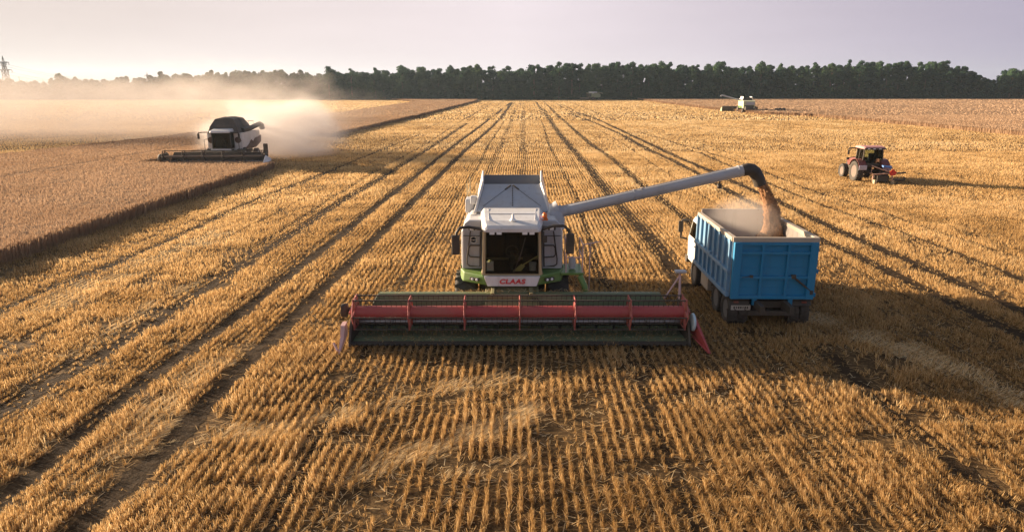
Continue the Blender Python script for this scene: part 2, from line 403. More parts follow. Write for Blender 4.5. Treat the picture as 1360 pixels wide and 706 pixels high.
M_straw = straw_mat('straw', [(0.0, (0.20, 0.110, 0.034)), (0.3, (0.42, 0.250, 0.095)), (0.65, (0.73, 0.50, 0.235)), (1.0, (0.86, 0.71, 0.46))], 0.45)
ROW = 0.215
def stubble_band(y0, y1, dv, nb, wid, hgt, spread, seed, merge=1):
    r = np.random.default_rng(seed)
    umax = y1 * 0.80 + 4; us = np.arange(-umax, umax, ROW * merge); vsn = np.arange(y0 - 2, y1 + 2, dv)
    U, V = np.meshgrid(us, vsn, indexing='ij'); U = U.ravel(); V = V.ravel()
    V = V + r.uniform(-0.5, 0.5, V.shape) * dv
    U = U + 0.03 * np.sin(V * 0.7 + U) + r.normal(0, 0.016, U.shape) + 0.05 * (vnoise(U, V, 1.3, 12) - 0.5)
    x = U * RU[0] + V * RV[0]; y = U * RU[1] + V * RV[1]
    k = (y >= y0) & (y < y1); x, y = x[k], y[k]
    k = in_view(x, y); x, y = x[k], y[k]
    k = ~in_poly(x, y, STAND_L) & ~in_poly(x, y, STAND_R); x, y = x[k], y[k]
    tm = track_mask(x, y); lm = lodge_mask(x, y)
    n1 = vnoise(x, y, 1.9, 1); n2 = vnoise(x, y, 0.33, 2); n3 = vnoise(x, y, 9.0, 3)
    fr = np.clip((y - 14) / 14, 0, 1)
    dens = (0.26 + 0.47 * fr) + (1.35 - 0.85 * fr) * n2 * (0.5 + 0.95 * n1)
    bare = np.clip((vnoise(x, y, 1.1, 21) - 0.70) * 7, 0, 1) * (0.35 + 0.65 * (1 - np.clip((y - 20) / 20, 0, 1)))
    k = (r.random(x.shape) > bare * 0.85) & (r.random(x.shape) > tm * 0.97) & (r.random(x.shape) < dens + lm * 0.4)
    x, y, tm, lm, n1, n2, n3 = (a[k] for a in (x, y, tm, lm, n1, n2, n3))
    rep = lambda a: np.repeat(a, nb)
    fr_ = np.clip((y - 14) / 16, 0, 1)
    X, Y = rep(x), rep(y); N = len(X); T, L = rep(tm), rep(lm)
    X = X + r.normal(0, spread * 0.8, N); Y = Y + r.normal(0, spread * 1.3, N)
    lod = r.random(N) < L * 0.8
    loose = r.random(N) < 0.16
    H = hgt * rep(0.56 + 0.55 * n2 + 0.70 * (n1 - 0.4)) * r.uniform(0.65, 1.2, N) * (1 - 0.75 * T)
    ln = (r.normal(0, 0.15, N) + rep(vnoise(x, y, 0.45, 13) - 0.5) * 0.35 + rep(np.clip((vnoise(x, y, 2.3, 23) - 0.52) * 4, 0, 1)) * r.normal(0, 0.35, N)) * H; lt = (r.normal(0, 0.28, N) + rep(vnoise(x, y, 0.45, 14) - 0.5) * 0.9) * H
    la = rep(vnoise(x, y, 0.7, 5)) * 1.5 - 0.2                      # lodged straws lie together, roughly along the pass
    ln = np.where(lod, np.cos(la) * hgt * r.uniform(0.8, 1.9, N), ln); lt = np.where(lod, np.sin(la) * hgt * r.uniform(0.5, 1.6, N), lt)
    H = np.where(lod, hgt * r.uniform(0.15, 0.55, N), H)
    a2 = r.uniform(0, 2 * PI, N); ln = np.where(loose, np.cos(a2) * hgt * 1.1, ln); lt = np.where(loose, np.sin(a2) * hgt * 1.1, lt); H = np.where(loose, H * 0.5, H)
    v, q = blades(X, Y, H, ln, lt, wid * r.uniform(0.7, 1.4, N), r.uniform(0, PI, N))
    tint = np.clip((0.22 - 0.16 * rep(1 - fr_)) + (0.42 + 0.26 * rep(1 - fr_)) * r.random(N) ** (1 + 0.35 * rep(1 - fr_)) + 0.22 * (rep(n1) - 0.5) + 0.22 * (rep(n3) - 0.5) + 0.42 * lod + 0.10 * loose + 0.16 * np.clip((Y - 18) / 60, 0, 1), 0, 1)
    return v, q, tint
def join(parts):
    V, Q, T, n = [], [], [], 0
    for v, q, t in parts: V.append(v); Q.append(q + n); T.append(t); n += len(v)
    return np.concatenate(V), np.concatenate(Q), np.concatenate(T)
bands = [stubble_band(7.5, 15, 0.039, 11, 0.009, 0.17, 0.021, 11), stubble_band(15, 25, 0.050, 8, 0.013, 0.165, 0.020, 12),
         stubble_band(25, 45, 0.085, 5, 0.020, 0.165, 0.022, 13), stubble_band(45, 80, 0.15, 4, 0.034, 0.17, 0.026, 14),
         stubble_band(80, 150, 0.5, 3, 0.06, 0.18, 0.035, 15), stubble_band(150, 347, 1.2, 3, 0.24, 0.22, 0.3, 16, merge=4)]
v, q, t = join(bands)
print('stubble blades', len(q))
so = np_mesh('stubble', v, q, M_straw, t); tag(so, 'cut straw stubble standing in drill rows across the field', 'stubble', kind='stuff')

# loose chaff and straw lying between the rows
N = 26000
yy = 8 + 52 * rng.random(N) ** 1.6; xx = (rng.random(N) * 2 - 1) * (yy * 0.78 + 3)
k = in_view(xx, yy) & ~in_poly(xx, yy, STAND_L); xx, yy = xx[k], yy[k]
k = rng.random(len(xx)) > track_mask(xx, yy) * 1.3; xx, yy = xx[k], yy[k]
N = len(xx); aa = rng.uniform(0, 2 * PI, N); ll = rng.uniform(0.08, 0.32, N) * (0.7 + yy / 40)
v, q = blades(xx, yy, rng.uniform(-0.015, 0.05, N), np.cos(aa) * ll, np.sin(aa) * ll, 0.012 * (0.6 + yy / 22), aa + PI / 2, 0.02, 0.8)
lo = np_mesh('loose_straw', v, q, M_straw, np.clip(0.45 + 0.5 * rng.random(N), 0, 1)); tag(lo, 'loose chopped straw scattered over the ground between the stubble rows', 'straw', kind='stuff')

# --- standing wheat
M_wheat = straw_mat('ripe_wheat', [(0.0, (0.20, 0.122, 0.070)), (0.5, (0.44, 0.288, 0.175)), (1.0, (0.62, 0.44, 0.29))], 0.30)
def wheat_block(name, poly, zt, seed, label, ymax_detail):
    r = np.random.default_rng(seed)
    xs = [p_[0] for p_ in poly]; ys = [p_[1] for p_ in poly]
    parts = []
    def bed(ya, yb, step):
        gx = np.arange(max(min(xs), -0.85 * yb - 5), min(max(xs), 0.85 * yb + 5), step); gy = np.arange(max(min(ys), ya), min(max(ys), yb), step)
        if len(gx) < 2 or len(gy) < 2: return
        X, Y = np.meshgrid(gx + step / 2, gy + step / 2, indexing='ij'); X = X.ravel(); Y = Y.ravel()
        k = in_poly(X, Y, poly) & in_view(X, Y, 0, 200, 60)
        X, Y = X[k], Y[k]; n = len(X); h = step * 0.56
        jz = lambda a, b: zt - 0.10 + 0.07 * (vnoise(a, b, 2.5, 4) - .5) + 0.10 * (vnoise(a, b, 0.37, 6) - .5)
        v = np.empty((n, 4, 3), np.float32)
        for i_, (sx, sy) in enumerate(((-1, -1), (1, -1), (1, 1), (-1, 1))):
            a, b = X + sx * step / 2, Y + sy * step / 2; v[:, i_] = np.stack([a, b, jz(a, b)], 1)
        parts.append((v.reshape(-1, 3), np.arange(4 * n).reshape(n, 4), np.clip(0.25 + 0.25 * vnoise(X, Y, 6, 7) + 0.1 * r.random(n), 0, 1)))
    bed(8, 40, 0.15); bed(40, 80, 0.3); bed(80, 160, 0.7); bed(160, 400, 2.0)
    def ears(ya, yb, dens, w, hh):
        area_x0, area_x1 = max(min(xs), -0.85 * yb - 5), min(max(xs), 0.85 * yb + 5)
        ya, yb = max(ya, min(ys)), min(yb, max(ys))
        if yb <= ya or area_x1 <= area_x0: return
        n = int(dens * (area_x1 - area_x0) * (yb - ya)); X = r.uniform(area_x0, area_x1, n); Y = r.uniform(ya, yb, n)
        k = in_poly(X, Y, poly) & in_view(X, Y, 0, 150, 60); X, Y = X[k], Y[k]
        # drill tramline inside the crop
        tl = np.abs((X - at(0, 247).x) - (at(200, 210).x - at(0, 247).x) * (Y - at(0, 247).y) / (at(200, 210).y - at(0, 247).y))
        k = (tl > 0.35) | (name != 'standing_wheat'); X, Y = X[k], Y[k]; n = len(X)
        H = hh * r.uniform(0.6, 1.4, n)
        v, q = blades(X, Y, H, r.normal(0.03, 0.35, n) * hh, r.normal(-0.02, 0.35, n) * hh, w * r.uniform(.6, 1.4, n), r.uniform(0, PI, n), zt - 0.17, 0.8)
        parts.append((v, q, np.clip(0.47 + 0.18 * r.random(n) + 0.3 * (vnoise(X, Y, 4, 8) - .5), 0, 1)))
    ears(8, 40, 150, 0.020, 0.17); ears(40, 80, 75, 0.032, 0.17); ears(80, 160, 18, 0.08, 0.17); ears(160, 345, 1.5, 0.3, 0.18)
    # the cut face: stalks along the boundary
    n_ = len(poly)
    for i_ in range(n_):
        (x0, y0), (x1, y1) = poly[i_], poly[(i_ + 1) % n_]
        L = math.hypot(x1 - x0, y1 - y0); ymid = (y0 + y1) / 2
        if min(abs(x0), abs(x1)) > 400: continue
        n = int(min(L * (190 if ymid < 90 else 24), 16000))
        t_ = r.random(n); X = x0 + (x1 - x0) * t_ + r.normal(0, 0.16, n); Y = y0 + (y1 - y0) * t_ + r.normal(0, 0.16, n)
        k = in_view(X, Y, 0, 150, 60); X, Y = X[k], Y[k]; n = len(X)
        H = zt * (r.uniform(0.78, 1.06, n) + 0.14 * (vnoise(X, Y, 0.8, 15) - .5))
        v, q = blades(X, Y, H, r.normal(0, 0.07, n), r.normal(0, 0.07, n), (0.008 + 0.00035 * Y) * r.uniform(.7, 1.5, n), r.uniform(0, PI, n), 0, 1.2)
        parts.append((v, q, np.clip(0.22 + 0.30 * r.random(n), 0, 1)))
        # opaque backing of stems a little inside
        m_ = max(2, int(L / 0.8)); ta = np.linspace(0, 1, m_ + 1)
        ax, ay = x0 + (x1 - x0) * ta, y0 + (y1 - y0) * ta
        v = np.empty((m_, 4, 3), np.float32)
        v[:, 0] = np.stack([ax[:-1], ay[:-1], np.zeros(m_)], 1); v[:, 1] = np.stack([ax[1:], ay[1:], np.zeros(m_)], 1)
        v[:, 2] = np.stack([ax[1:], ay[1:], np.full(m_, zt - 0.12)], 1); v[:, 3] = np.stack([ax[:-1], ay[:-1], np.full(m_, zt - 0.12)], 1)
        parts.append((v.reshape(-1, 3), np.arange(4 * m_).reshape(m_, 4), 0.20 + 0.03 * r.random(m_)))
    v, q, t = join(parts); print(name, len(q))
    o = np_mesh(name, v, q, M_wheat, t); return tag(o, label, 'wheat', kind='stuff')
wheat_block('standing_wheat', STAND_L, 0.76, 21, 'uncut strip of pinkish ripe wheat left of the cut field, ending at the dusty combine', 80)
wheat_block('standing_wheat', STAND_R, 0.80, 22, 'uncut ripe wheat on the far right in front of the wood', 0)
# ------------------------------------------------------------------ the wood behind the field, single trees, pylons
def leaf_mat(name, stops):
    m, nt, out = mat_new(name)
    a = nt.nodes.new('ShaderNodeAttribute'); a.attribute_name = 'tint'; col = ramp(nt, a.outputs['Fac'], stops)
    d = nt.nodes.new('ShaderNodeBsdfDiffuse'); t = nt.nodes.new('ShaderNodeBsdfTranslucent'); mx = nt.nodes.new('ShaderNodeMixShader'); mx.inputs[0].default_value = 0.32
    nt.links.new(col, d.inputs[0]); nt.links.new(col, t.inputs[0]); nt.links.new(d.outputs[0], mx.inputs[1]); nt.links.new(t.outputs[0], mx.inputs[2])
    nt.links.new(mx.outputs[0], out.inputs[0]); return m
M_leaf = leaf_mat('leaves', [(0.0, (0.024, 0.050, 0.034)), (0.5, (0.052, 0.098, 0.052)), (1.0, (0.115, 0.165, 0.070))])
M_bark = paint('bark', (0.10, 0.075, 0.055), 0.9, 0.2)

def leaves(cx, cy, cz, rad_xyz, n, size, r, tint0):
    """leaf sprays through a clump's volume, thicker towards the outside"""
    u = r.normal(0, 1, (n, 3)); u /= np.linalg.norm(u, axis=1)[:, None]
    rr = r.random(n) ** 0.45
    P = np.stack([cx + u[:, 0] * rr * rad_xyz[0], cy + u[:, 1] * rr * rad_xyz[1], cz + u[:, 2] * rr * rad_xyz[2]], 1)
    nrm = u + r.normal(0, 0.38, (n, 3)); nrm /= np.linalg.norm(nrm, axis=1)[:, None]
    a = np.cross(nrm, r.normal(0, 1, (n, 3))); a /= np.linalg.norm(a, axis=1)[:, None]; b = np.cross(nrm, a)
    s1 = (size * r.uniform(0.5, 1.3, n))[:, None]; s2 = s1 * r.uniform(0.5, 1.0, (n, 1))
    v = np.empty((n, 4, 3), np.float32)
    v[:, 0] = P - a * s1; v[:, 1] = P - b * s2; v[:, 2] = P + a * s1; v[:, 3] = P + b * s2
    return v.reshape(-1, 3), np.arange(4 * n).reshape(n, 4), np.clip(tint0 + r.normal(0, 0.09, n), 0, 1)
def crown(x, y, z0, z1, rad_, r, nclump=16, per=90, size=0.42, tint=0.4):
    parts = []; hh = z1 - z0
    for k in range(nclump):
        f = (k + r.random()) / nclump; w = math.sin(PI * min(1, 0.18 + 0.80 * f)) ** 0.7
        a = r.uniform(0, 2 * PI); d = rad_ * w * r.uniform(0.15, 0.85) * (0.35 if k == nclump - 1 else 1)
        s = rad_ * r.uniform(0.30, 0.52) * (0.75 if f > 0.85 else 1)
        parts.append(leaves(x + math.cos(a) * d, y + math.sin(a) * d, min(z0 + hh * f, z1 - s * 0.6), (s, s, s * r.uniform(0.6, 0.95)), int(per * r.uniform(.7, 1.2)), size, r, tint + r.uniform(-.16, .16)))
    return parts
# tree-top line read off the photograph, as heights above the field at the wood's distance
TOPS = [(-120,112),(-40,108),(0,106),(20,109),(40,111),(60,109),(75,104),(105,105),(113,109),(132,106),(145,110),(162,106),(200,105),(220,101),(262,101),(287,100),(335,97),(366,95),(401,98),(425,101),(440,97),(470,98),(500,97),(520,93),(552,93),(591,93),
        (652,92),(687,95),(709,91),(742,88),(775,87),(799,86),(838,86),(865,88),(905,89),(984,88),(1048,89),(1100,87),(1159,85),(1238,86),(1265,90),(1286,97),(1300,104),(1318,103),(1330,98),(1345,96),(1400,96),(1480,92)]
def top_px(px): return float(np.interp(px, [t[0] for t in TOPS], [t[1] for t in TOPS]))
def height_at(px, py, Y): return at_y(px, py, Y).z
r = np.random.default_rng(5)
parts = []; trunks = MB()
for row, (Y, step, dh) in enumerate(((356, 9.5, 0.0), (364, 10.5, -0.2), (374, 12, -0.1))):
    px = -130.0 + row * 4
    while px < 1490:
        yj = Y + r.uniform(-3, 3)
        d = ray(px, 135); x = d.x / d.y * yj
        h = height_at(px, top_px(px), yj) + r.normal(dh, 1.1) + (r.random() < 0.12) * r.uniform(0.4, 1.8)
        h = max(h, 6.0); rd = r.uniform(3.2, 5.2) * (0.75 if h < 12 else 1)
        near = 1 if row == 0 else 0
        parts += crown(x, yj, 0.3 + r.uniform(0, 1.5), h, rd, r, 22 if near else 16, 130, 0.42, 0.38 + r.uniform(-.30, .30))
        if row == 0: trunks.tube([(x, yj, 0), (x + r.normal(0, .3), yj, h * 0.6)], [0.28, 0.1], 5)
        px += step * r.uniform(0.7, 1.3)
    # shrubs along the foot of the wood
    if row == 0:
        px = -130.0
        while px < 1490:
            yj = Y - 4 + r.uniform(-1.5, 1); d = ray(px, 135); x = d.x / d.y * yj; s = r.uniform(1.6, 3.4)
            parts.append(leaves(x, yj, s * 0.55, (s * 1.2, s, s), 130, 0.42, r, 0.22 + r.uniform(-.12, .2)))
            px += r.uniform(2.5, 6)
v, q, t = join(parts); print('wood', len(q))
wo_ = np_mesh('wood', v, q, M_leaf, t); tag(wo_, 'dark continuous wood along the far edge of the field', 'wood', kind='stuff')
tk = trunks.build('wood_trunks', M_bark, wo_)

def single_tree(px, py, Y, rd, label, seed, nclump=18, tint=0.42, cat='tree'):
    r = np.random.default_rng(seed); d = ray(px, 135); x = d.x / d.y * Y; h = height_at(px, py, Y)
    o = empty('tree', (x, Y, 0))
    b = MB(); b.tube([(0, 0, 0), (0.1, 0, h * 0.35), (0.0, 0.1, h * 0.62), (0.2, 0, h * 0.85)], [0.36, 0.28, 0.18, 0.05], 7)
    for k in range(6):
        a = k * 1.1 + r.uniform(0, 1); z = h * (0.35 + 0.07 * k); b.tube([(0, 0, z), (math.cos(a) * rd * .5, math.sin(a) * rd * .5, z + h * .12)], [0.13, 0.03], 5)
    b.build('trunk', M_bark, o)
    v, q, t = join(crown(0, 0, h * 0.22, h, rd, r, nclump, 85, 0.42, tint)); np_mesh('crown', v, q, M_leaf, t, o)
    return tag(o, label, cat, 'trees standing out of the wood')
TREES = [
 (438, 88, 352, 4.0, 'round-topped tree rising above the wood, right of the large dust puff'),
 (468, 91, 352, 3.6, 'loose open-crowned tree with sky showing through, right of the round-topped one'),
 (499, 90, 352, 4.0, 'broad tree rising above the wood behind the bend of the uncut wheat strip'),
 (535, 87, 352, 3.8, 'tallest tree in the left half of the wood, above the wheat strip end'),
 (709, 88, 352, 3.2, 'small pointed tree in the wood straight behind the nearest combine'),
 (742, 82, 352, 4.4, 'tall dark tree in the wood just left of the far tiny green combine'),
 (759, 84, 353, 2.4, 'narrow spire-like tree in the wood above the far tiny green combine'),
 (838, 82, 352, 4.6, 'broad tall tree in the wood right of the far tiny green combine'),
 (878, 83, 352, 4.0, 'tall tree in the wood between the tiny green combine and the white far combine'),
 (1008, 82, 352, 4.2, 'tall tree in the wood right above the white far combine'),
 (1100, 84, 352, 4.2, 'lighter green tree in the wood between the white far combine and the tractor'),
 (1138, 80, 352, 4.2, 'highest tree of the whole wood, above the red tractor'),
 (1339, 93, 350, 4.6, 'tree at the right end beyond the dip in the wood'),
 (1357, 94, 349, 4.0, 'outermost tree at the right edge of the picture'),
 (90, 103, 350, 5.0, 'dark wide tree standing out at the left end of the wood, near the poles'),
 (34, 108, 345, 4.2, 'low round tree at the foot of the big lattice pylon'),
]
for i, (px, py, Y, rd, lb) in enumerate(TREES):
    single_tree(px, py, Y, rd, lb, 100 + i, 12 if 'open' in lb else 18, 0.62 if 'lighter' in lb else 0.42)

M_steel = paint('weathered_steel', (0.06, 0.055, 0.055), 0.6, 0.05)
def pylon(px, ytop, Y, label):
    d = ray(px, 120); x = d.x / d.y * Y; H = height_at(px, ytop, Y); o = empty('pylon', (x, Y, 0)); b = MB(); w0, w1 = H * 0.10, H * 0.022
    lv = [0, .16, .30, .42, .52, .61, .69, .76, .83]; c = [(-1, -1), (1, -1), (1, 1), (-1, 1)]
    wd = lambda f: w0 * (1 - f / .83) + w1 * (f / .83)
    P = lambda f, k: Vector((c[k % 4][0] * wd(f), c[k % 4][1] * wd(f), f * H))
    for k in range(4):
        b.tube([P(0, k), P(.83, k)], 0.22, 4); b.tube([P(.83, k), (0, 0, H)], 0.18, 4)
        for f0, f1 in zip(lv[:-1], lv[1:]):
            b.tube([P(f0, k), P(f1, k + 1)], 0.12, 4); b.tube([P(f0, k + 1), P(f1, k)], 0.12, 4); b.tube([P(f1, k), P(f1, k + 1)], 0.11, 4)
    b.build('tower', M_steel, o)
    for f, L in ((.64, .185), (.83, .135)):
        a = MB(); z = f * H
        for s in (-1, 1):
            for yy in (-1, 1): a.tube([(0, yy * wd(f), z), (s * H * L, 0, z + .2)], 0.22, 4)
            a.tube([(0, 0, z + H * .035), (s * H * L, 0, z + .2)], 0.12, 4)
            for kk in (.5, 1.0): a.tube([(s * H * L * kk, 0, z), (s * H * L * kk, 0, z - 1.4)], 0.2, 5)
        a.build('crossarm', M_steel, o)
    return tag(o, label, 'pylon', 'power line pylons'), x, H
p1, x1, H1 = pylon(11, 74, 470, 'tall lattice pylon at the left edge of the picture')
p2, x2, H2 = pylon(198, 96, 800, 'small distant lattice pylon showing above the wood behind the dust')
b = MB()
for f, L in ((.64, .185), (.64, -.185), (.83, .135), (.83, -.135)):
    A = Vector((x1 + L * H1, 470, f * H1 - 1.4)); B = Vector((x2 + L * H2, 800, f * H2 - 1.4)); C_ = A + (A - B) * 0.8
    for s, e_ in ((A, B), (C_, A)): b.tube([s.lerp(e_, i / 14) - Vector((0, 0, 7 * 4 * (i / 14) * (1 - i / 14))) for i in range(15)], 0.07, 4)
tag(b.build('power_lines', M_steel), 'thin sagging power lines strung between the two lattice pylons', 'power lines')
for px, yt, Y, lb in ((28, 101, 420, 'thin wooden pole with a crosspiece right of the big pylon'), (59, 106, 430, 'plain thin pole left of the dark wide tree')):
    d = ray(px, 120); x = d.x / d.y * Y; h = height_at(px, yt, Y); o = empty('utility_pole', (x, Y, 0)); b = MB(); b.tube([(0, 0, 0), (0, 0, h)], [0.2, 0.14], 6); b.build('pole', M_bark, o)
    if px == 28: b = MB(); b.box((0, 0, h - 4), (3.4, 0.15, 0.18)); b.build('crosspiece', M_bark, o)
    tag(o, lb, 'pole', 'thin poles by the pylon')
# ------------------------------------------------------------------ vehicle materials and shared pieces
M_white = paint('white_paint', (0.66, 0.66, 0.66), 0.32, 0.34, coat=0.3, streak=0.35, streak_col=(0.22,0.17,0.11))
M_grey = paint('grey_sheet', (0.40, 0.42, 0.46), 0.42, 0.3, streak=0.3, streak_col=(0.16,0.13,0.09))
M_tank = paint('tank_sheet', (0.33, 0.37, 0.43), 0.5, 0.34, streak=0.4, streak_col=(0.17,0.15,0.12))
M_tank_in = paint('tank_inside', (0.10, 0.13, 0.18), 0.6, 0.3)
M_green = paint('green_paint', (0.070, 0.190, 0.022), 0.35, 0.30, coat=0.2)
M_green_dk = paint('dark_green_sheet', (0.105, 0.170, 0.085), 0.35, 0.30)
M_olive = paint('olive_dusty_sheet', (0.14, 0.14, 0.05), 0.6, 0.5)
M_red = paint('red_reel_paint', (0.36, 0.035, 0.045), 0.45, 0.28)
M_redpale = paint('faded_red_paint', (0.42, 0.09, 0.08), 0.5, 0.3)
M_pink = paint('sun_bleached_pink', (0.55, 0.36, 0.36), 0.5, 0.3)
M_black = paint('black_plastic', (0.016, 0.016, 0.017), 0.45, 0.22)
M_dark = paint('dark_iron', (0.028, 0.026, 0.024), 0.55, 0.2)
M_rubber = paint('tyre_rubber', (0.030, 0.029, 0.028), 0.75, 0.3, dust_col=(0.20, 0.15, 0.095))
M_steelb = paint('bright_steel', (0.22, 0.24, 0.28), 0.22, 0.2, metal=1.0)
M_beige = paint('beige_post', (0.42, 0.34, 0.20), 0.5, 0.35)
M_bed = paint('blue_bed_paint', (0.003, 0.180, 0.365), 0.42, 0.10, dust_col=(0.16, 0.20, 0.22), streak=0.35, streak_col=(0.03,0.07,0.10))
M_bed_sunlit = paint('sunlit_blue_bed_side', (0.09, 0.25, 0.42), 0.42, 0.30, streak=0.4, streak_col=(0.10,0.12,0.13))  # paler copy of the bed blue, sunlight put into the sunward side's colour
M_rail = paint('weathered_rail', (0.42, 0.36, 0.29), 0.7, 0.4)
M_liner = paint('bed_inside', (0.30, 0.28, 0.27), 0.7, 0.35, streak=0.6)
M_crimson = paint('crimson_paint', (0.13, 0.008, 0.012), 0.35, 0.2, coat=0.3)
M_roofpink = paint('dusty_red_roof', (0.52, 0.22, 0.22), 0.45, 0.35)
M_rim = paint('dusty_rim', (0.14, 0.10, 0.09), 0.6, 0.3)
M_amber = paint('amber_lens', (0.75, 0.16, 0.02), 0.2, 0.05)
M_redlens = paint('red_reflector', (0.60, 0.02, 0.012), 0.25, 0.05)
M_lamp = paint('lamp_glass', (0.80, 0.80, 0.78), 0.12, 0.05)
M_letter = paint('red_lettering', (0.55, 0.01, 0.02), 0.4, 0.05)
M_bluebit = paint('blue_sheet', (0.06, 0.20, 0.50), 0.4, 0.2)
M_seat = paint('seat_cloth', (0.016, 0.016, 0.018), 0.9, 0.0)
M_glass = glass_mat('dark_glass', (0.76, 0.78, 0.74))
M_glass_lt = glass_mat('tinted_glass', (0.80, 0.86, 0.80))
M_broom = paint('broom_bristle', (0.62, 0.58, 0.22), 0.9, 0.2)
M_plate = paint('number_plate', (0.45, 0.44, 0.40), 0.5, 0.5)

def wheel(parent, x, y, rad_, wid, side, lugs=20, rim=None, deep=0.5, rim_r=0.55, chevron=True, name='wheel'):
    """an Empty with tyre and rim; side = +1 if the outside faces +x"""
    o = empty(name, (x, y, rad_), 0, parent)
    b = MB(); w = wid / 2
    b.lathe([(-w*.75, rad_*rim_r), (-w*.98, rad_*(rim_r+.1)), (-w, rad_*.78), (-w*.93, rad_*.92), (-w*.6, rad_*.955), (0, rad_*.965), (w*.6, rad_*.955), (w*.93, rad_*.92), (w, rad_*.78), (w*.98, rad_*(rim_r+.1)), (w*.75, rad_*rim_r)], (0, 0, 0), 'x', 32)
    for k in range(lugs):
        a = 2 * PI * k / lugs
        for s in (-1, 1):
            aa = a + (PI / lugs if s > 0 else 0); sk = 0.55 if chevron else 0.1
            pts = []
            for (xx, da) in ((0.02, 0), (w * 1.0, -sk * 2 * PI / lugs * 1.6)):
                for rr in (rad_ * .93, rad_ * 1.0 if xx < w * .9 else rad_ * .965):
                    for dd in (-0.16, 0.16):
                        t = aa + da + dd * 2 * PI / lugs; pts.append(Vector((s * xx, rr * math.sin(t), rr * math.cos(t))))
            p0 = pts; b.add(p0, [(0, 1, 3, 2), (4, 6, 7, 5), (0, 2, 6, 4), (1, 5, 7, 3), (2, 3, 7, 6), (0, 4, 5, 1)])
    b.build('tyre', M_rubber, o)
    b = MB(); R = rad_ * rim_r; s = side
    b.lathe([(s*w*.78, R*1.04), (s*w*.80, R*.93), (s*w*deep, R*.86), (s*w*(deep-.15), R*.5), (s*w*(deep+.05), R*.42), (s*w*(deep+.1), R*.18), (s*w*(deep+.1), 0)], (0, 0, 0), 'x', 24)
    for k in range(8):
        a = 2 * PI * k / 8; b.box((s * w * (deep + .07), R * .32 * math.sin(a), R * .32 * math.cos(a)), (.03, .04, .04))
    b.lathe([(-s*w*.78, R*1.04), (-s*w*.3, R*.8), (-s*w*.3, 0)], (0, 0, 0), 'x', 20)
    b.build('rim', rim or M_rim, o)
    return o
def mirror(parent, pts, c, d, mat=None, name='mirror'):
    b = MB(); b.tube(pts, 0.05, 6); o = b.build(name, mat or M_black, parent)
    h = MB(); h.box(c, d); h.build('mirror_head', M_black, o, 0.03)
    return o
# ------------------------------------------------------------------ the nearest combine, unloading (front faces the camera, -y)
C1 = empty('combine_harvester', (0.0, 22.0, 0))
tag(C1, 'nearest green and white combine with wide red reel, unloading grain through its long pipe', 'combine harvester', 'combine harvesters at work')
# chassis, axle, feeder house
b = MB(); b.box((0, 0.2, 0.95), (2.2, 0.5, 0.4)); b.box((0, 2.6, 1.15), (1.5, 5.6, 0.5)); b.box((0, 5.0, 0.75), (2.4, 0.3, 0.3)); b.build('chassis', M_dark, C1, 0.02)
b = MB(); b.hexa([(-.85,-2.05,.38),(.85,-2.05,.38),(.85,.3,1.0),(-.85,.3,1.0),(-.85,-2.0,.95),(.85,-2.0,.95),(.85,.3,1.72),(-.85,.3,1.72)])
b.box((-.6, -1.0, 1.30), (.12, 1.6, .1)); b.box((.6, -1.0, 1.30), (.12, 1.6, .1)); b.box((0, -1.5, 1.10), (1.5, .1, .1)); b.build('feeder_house', M_olive, C1, 0.02)
# body: side walls bulging, long tail
def ring(y, w, z0, z1, wt):
    return [(-w*.86, y, z0), (w*.86, y, z0), (w, y, z0+.25), (w, y, z1-.35), (wt, y, z1), (-wt, y, z1), (-w, y, z1-.35), (-w, y, z0+.25)]
b = MB(); b.loft([ring(1.06,1.68,1.2,3.28,1.42), ring(1.6,1.69,1.2,3.28,1.42), ring(4.2,1.66,1.1,3.22,1.40), ring(5.4,1.55,1.2,3.05,1.25), ring(6.6,1.35,1.5,2.5,1.05)])
b.build('body', M_white, C1, 0.05)
for s in (-1, 1):
    b = MB(); poly = [(s*1.02, 1.45), (s*1.63, 1.45), (s*1.67, 1.9), (s*1.66, 2.95), (s*1.45, 3.25), (s*1.02, 3.25)]
    b.prism(poly, 'y', -.15, 1.10); b.build('side_cheek', M_white, C1, 0.04)
for s in (-1, 1):
    b = MB(); b.loft([[(s*1.675 + s*d, y, z) for (y, z) in ((-.1,1.5),(6.0,1.45),(6.0,1.75),(-.1,1.8))] for d in (0, .02)]); b.build('side_stripe', M_green, C1)
# front panels either side of the cab, rounded at the top, with black grab frames
for s in (-1, 1):
    poly = [(s*.98, 1.75), (s*1.62, 1.75), (s*1.60, 3.05), (s*1.54, 3.25), (s*1.40, 3.36), (s*.98, 3.36)]
    if s < 0: poly = poly[::-1]
    b = MB(); b.prism(poly, 'y', -.36, -.16); f = b.build('front_panel', M_grey, C1, 0.03)
    g_ = MB(); y_ = -.42
    def loopx(pts, r_=.022): g_.tube([(s*x, y_, z) for x, z in pts], r_, 6)
    loopx([(1.34,3.02),(1.40,2.6),(1.47,2.1),(1.46,1.92),(1.38,1.86),(1.05,1.84),(1.02,3.0)]); loopx([(1.04,2.55),(1.34,2.55),(1.40,2.48),(1.42,2.25),(1.36,2.17),(1.04,2.15)])
    g_.tube([(s*1.02, y_, 2.86), (s*1.58, -.38, 2.86)], .014, 5)
    g_.build('grab_frame', M_black, f)
    if s < 0:
        e_ = MB(); e_.lathe([(-.37, .13), (-.385, .12), (-.385, .10), (-.37, .09)], (s*1.25, 0, 2.72), 'y', 20); e_.box((s*1.25, -.378, 2.72), (.16, .012, .03)); e_.build('emblem', M_white, f)
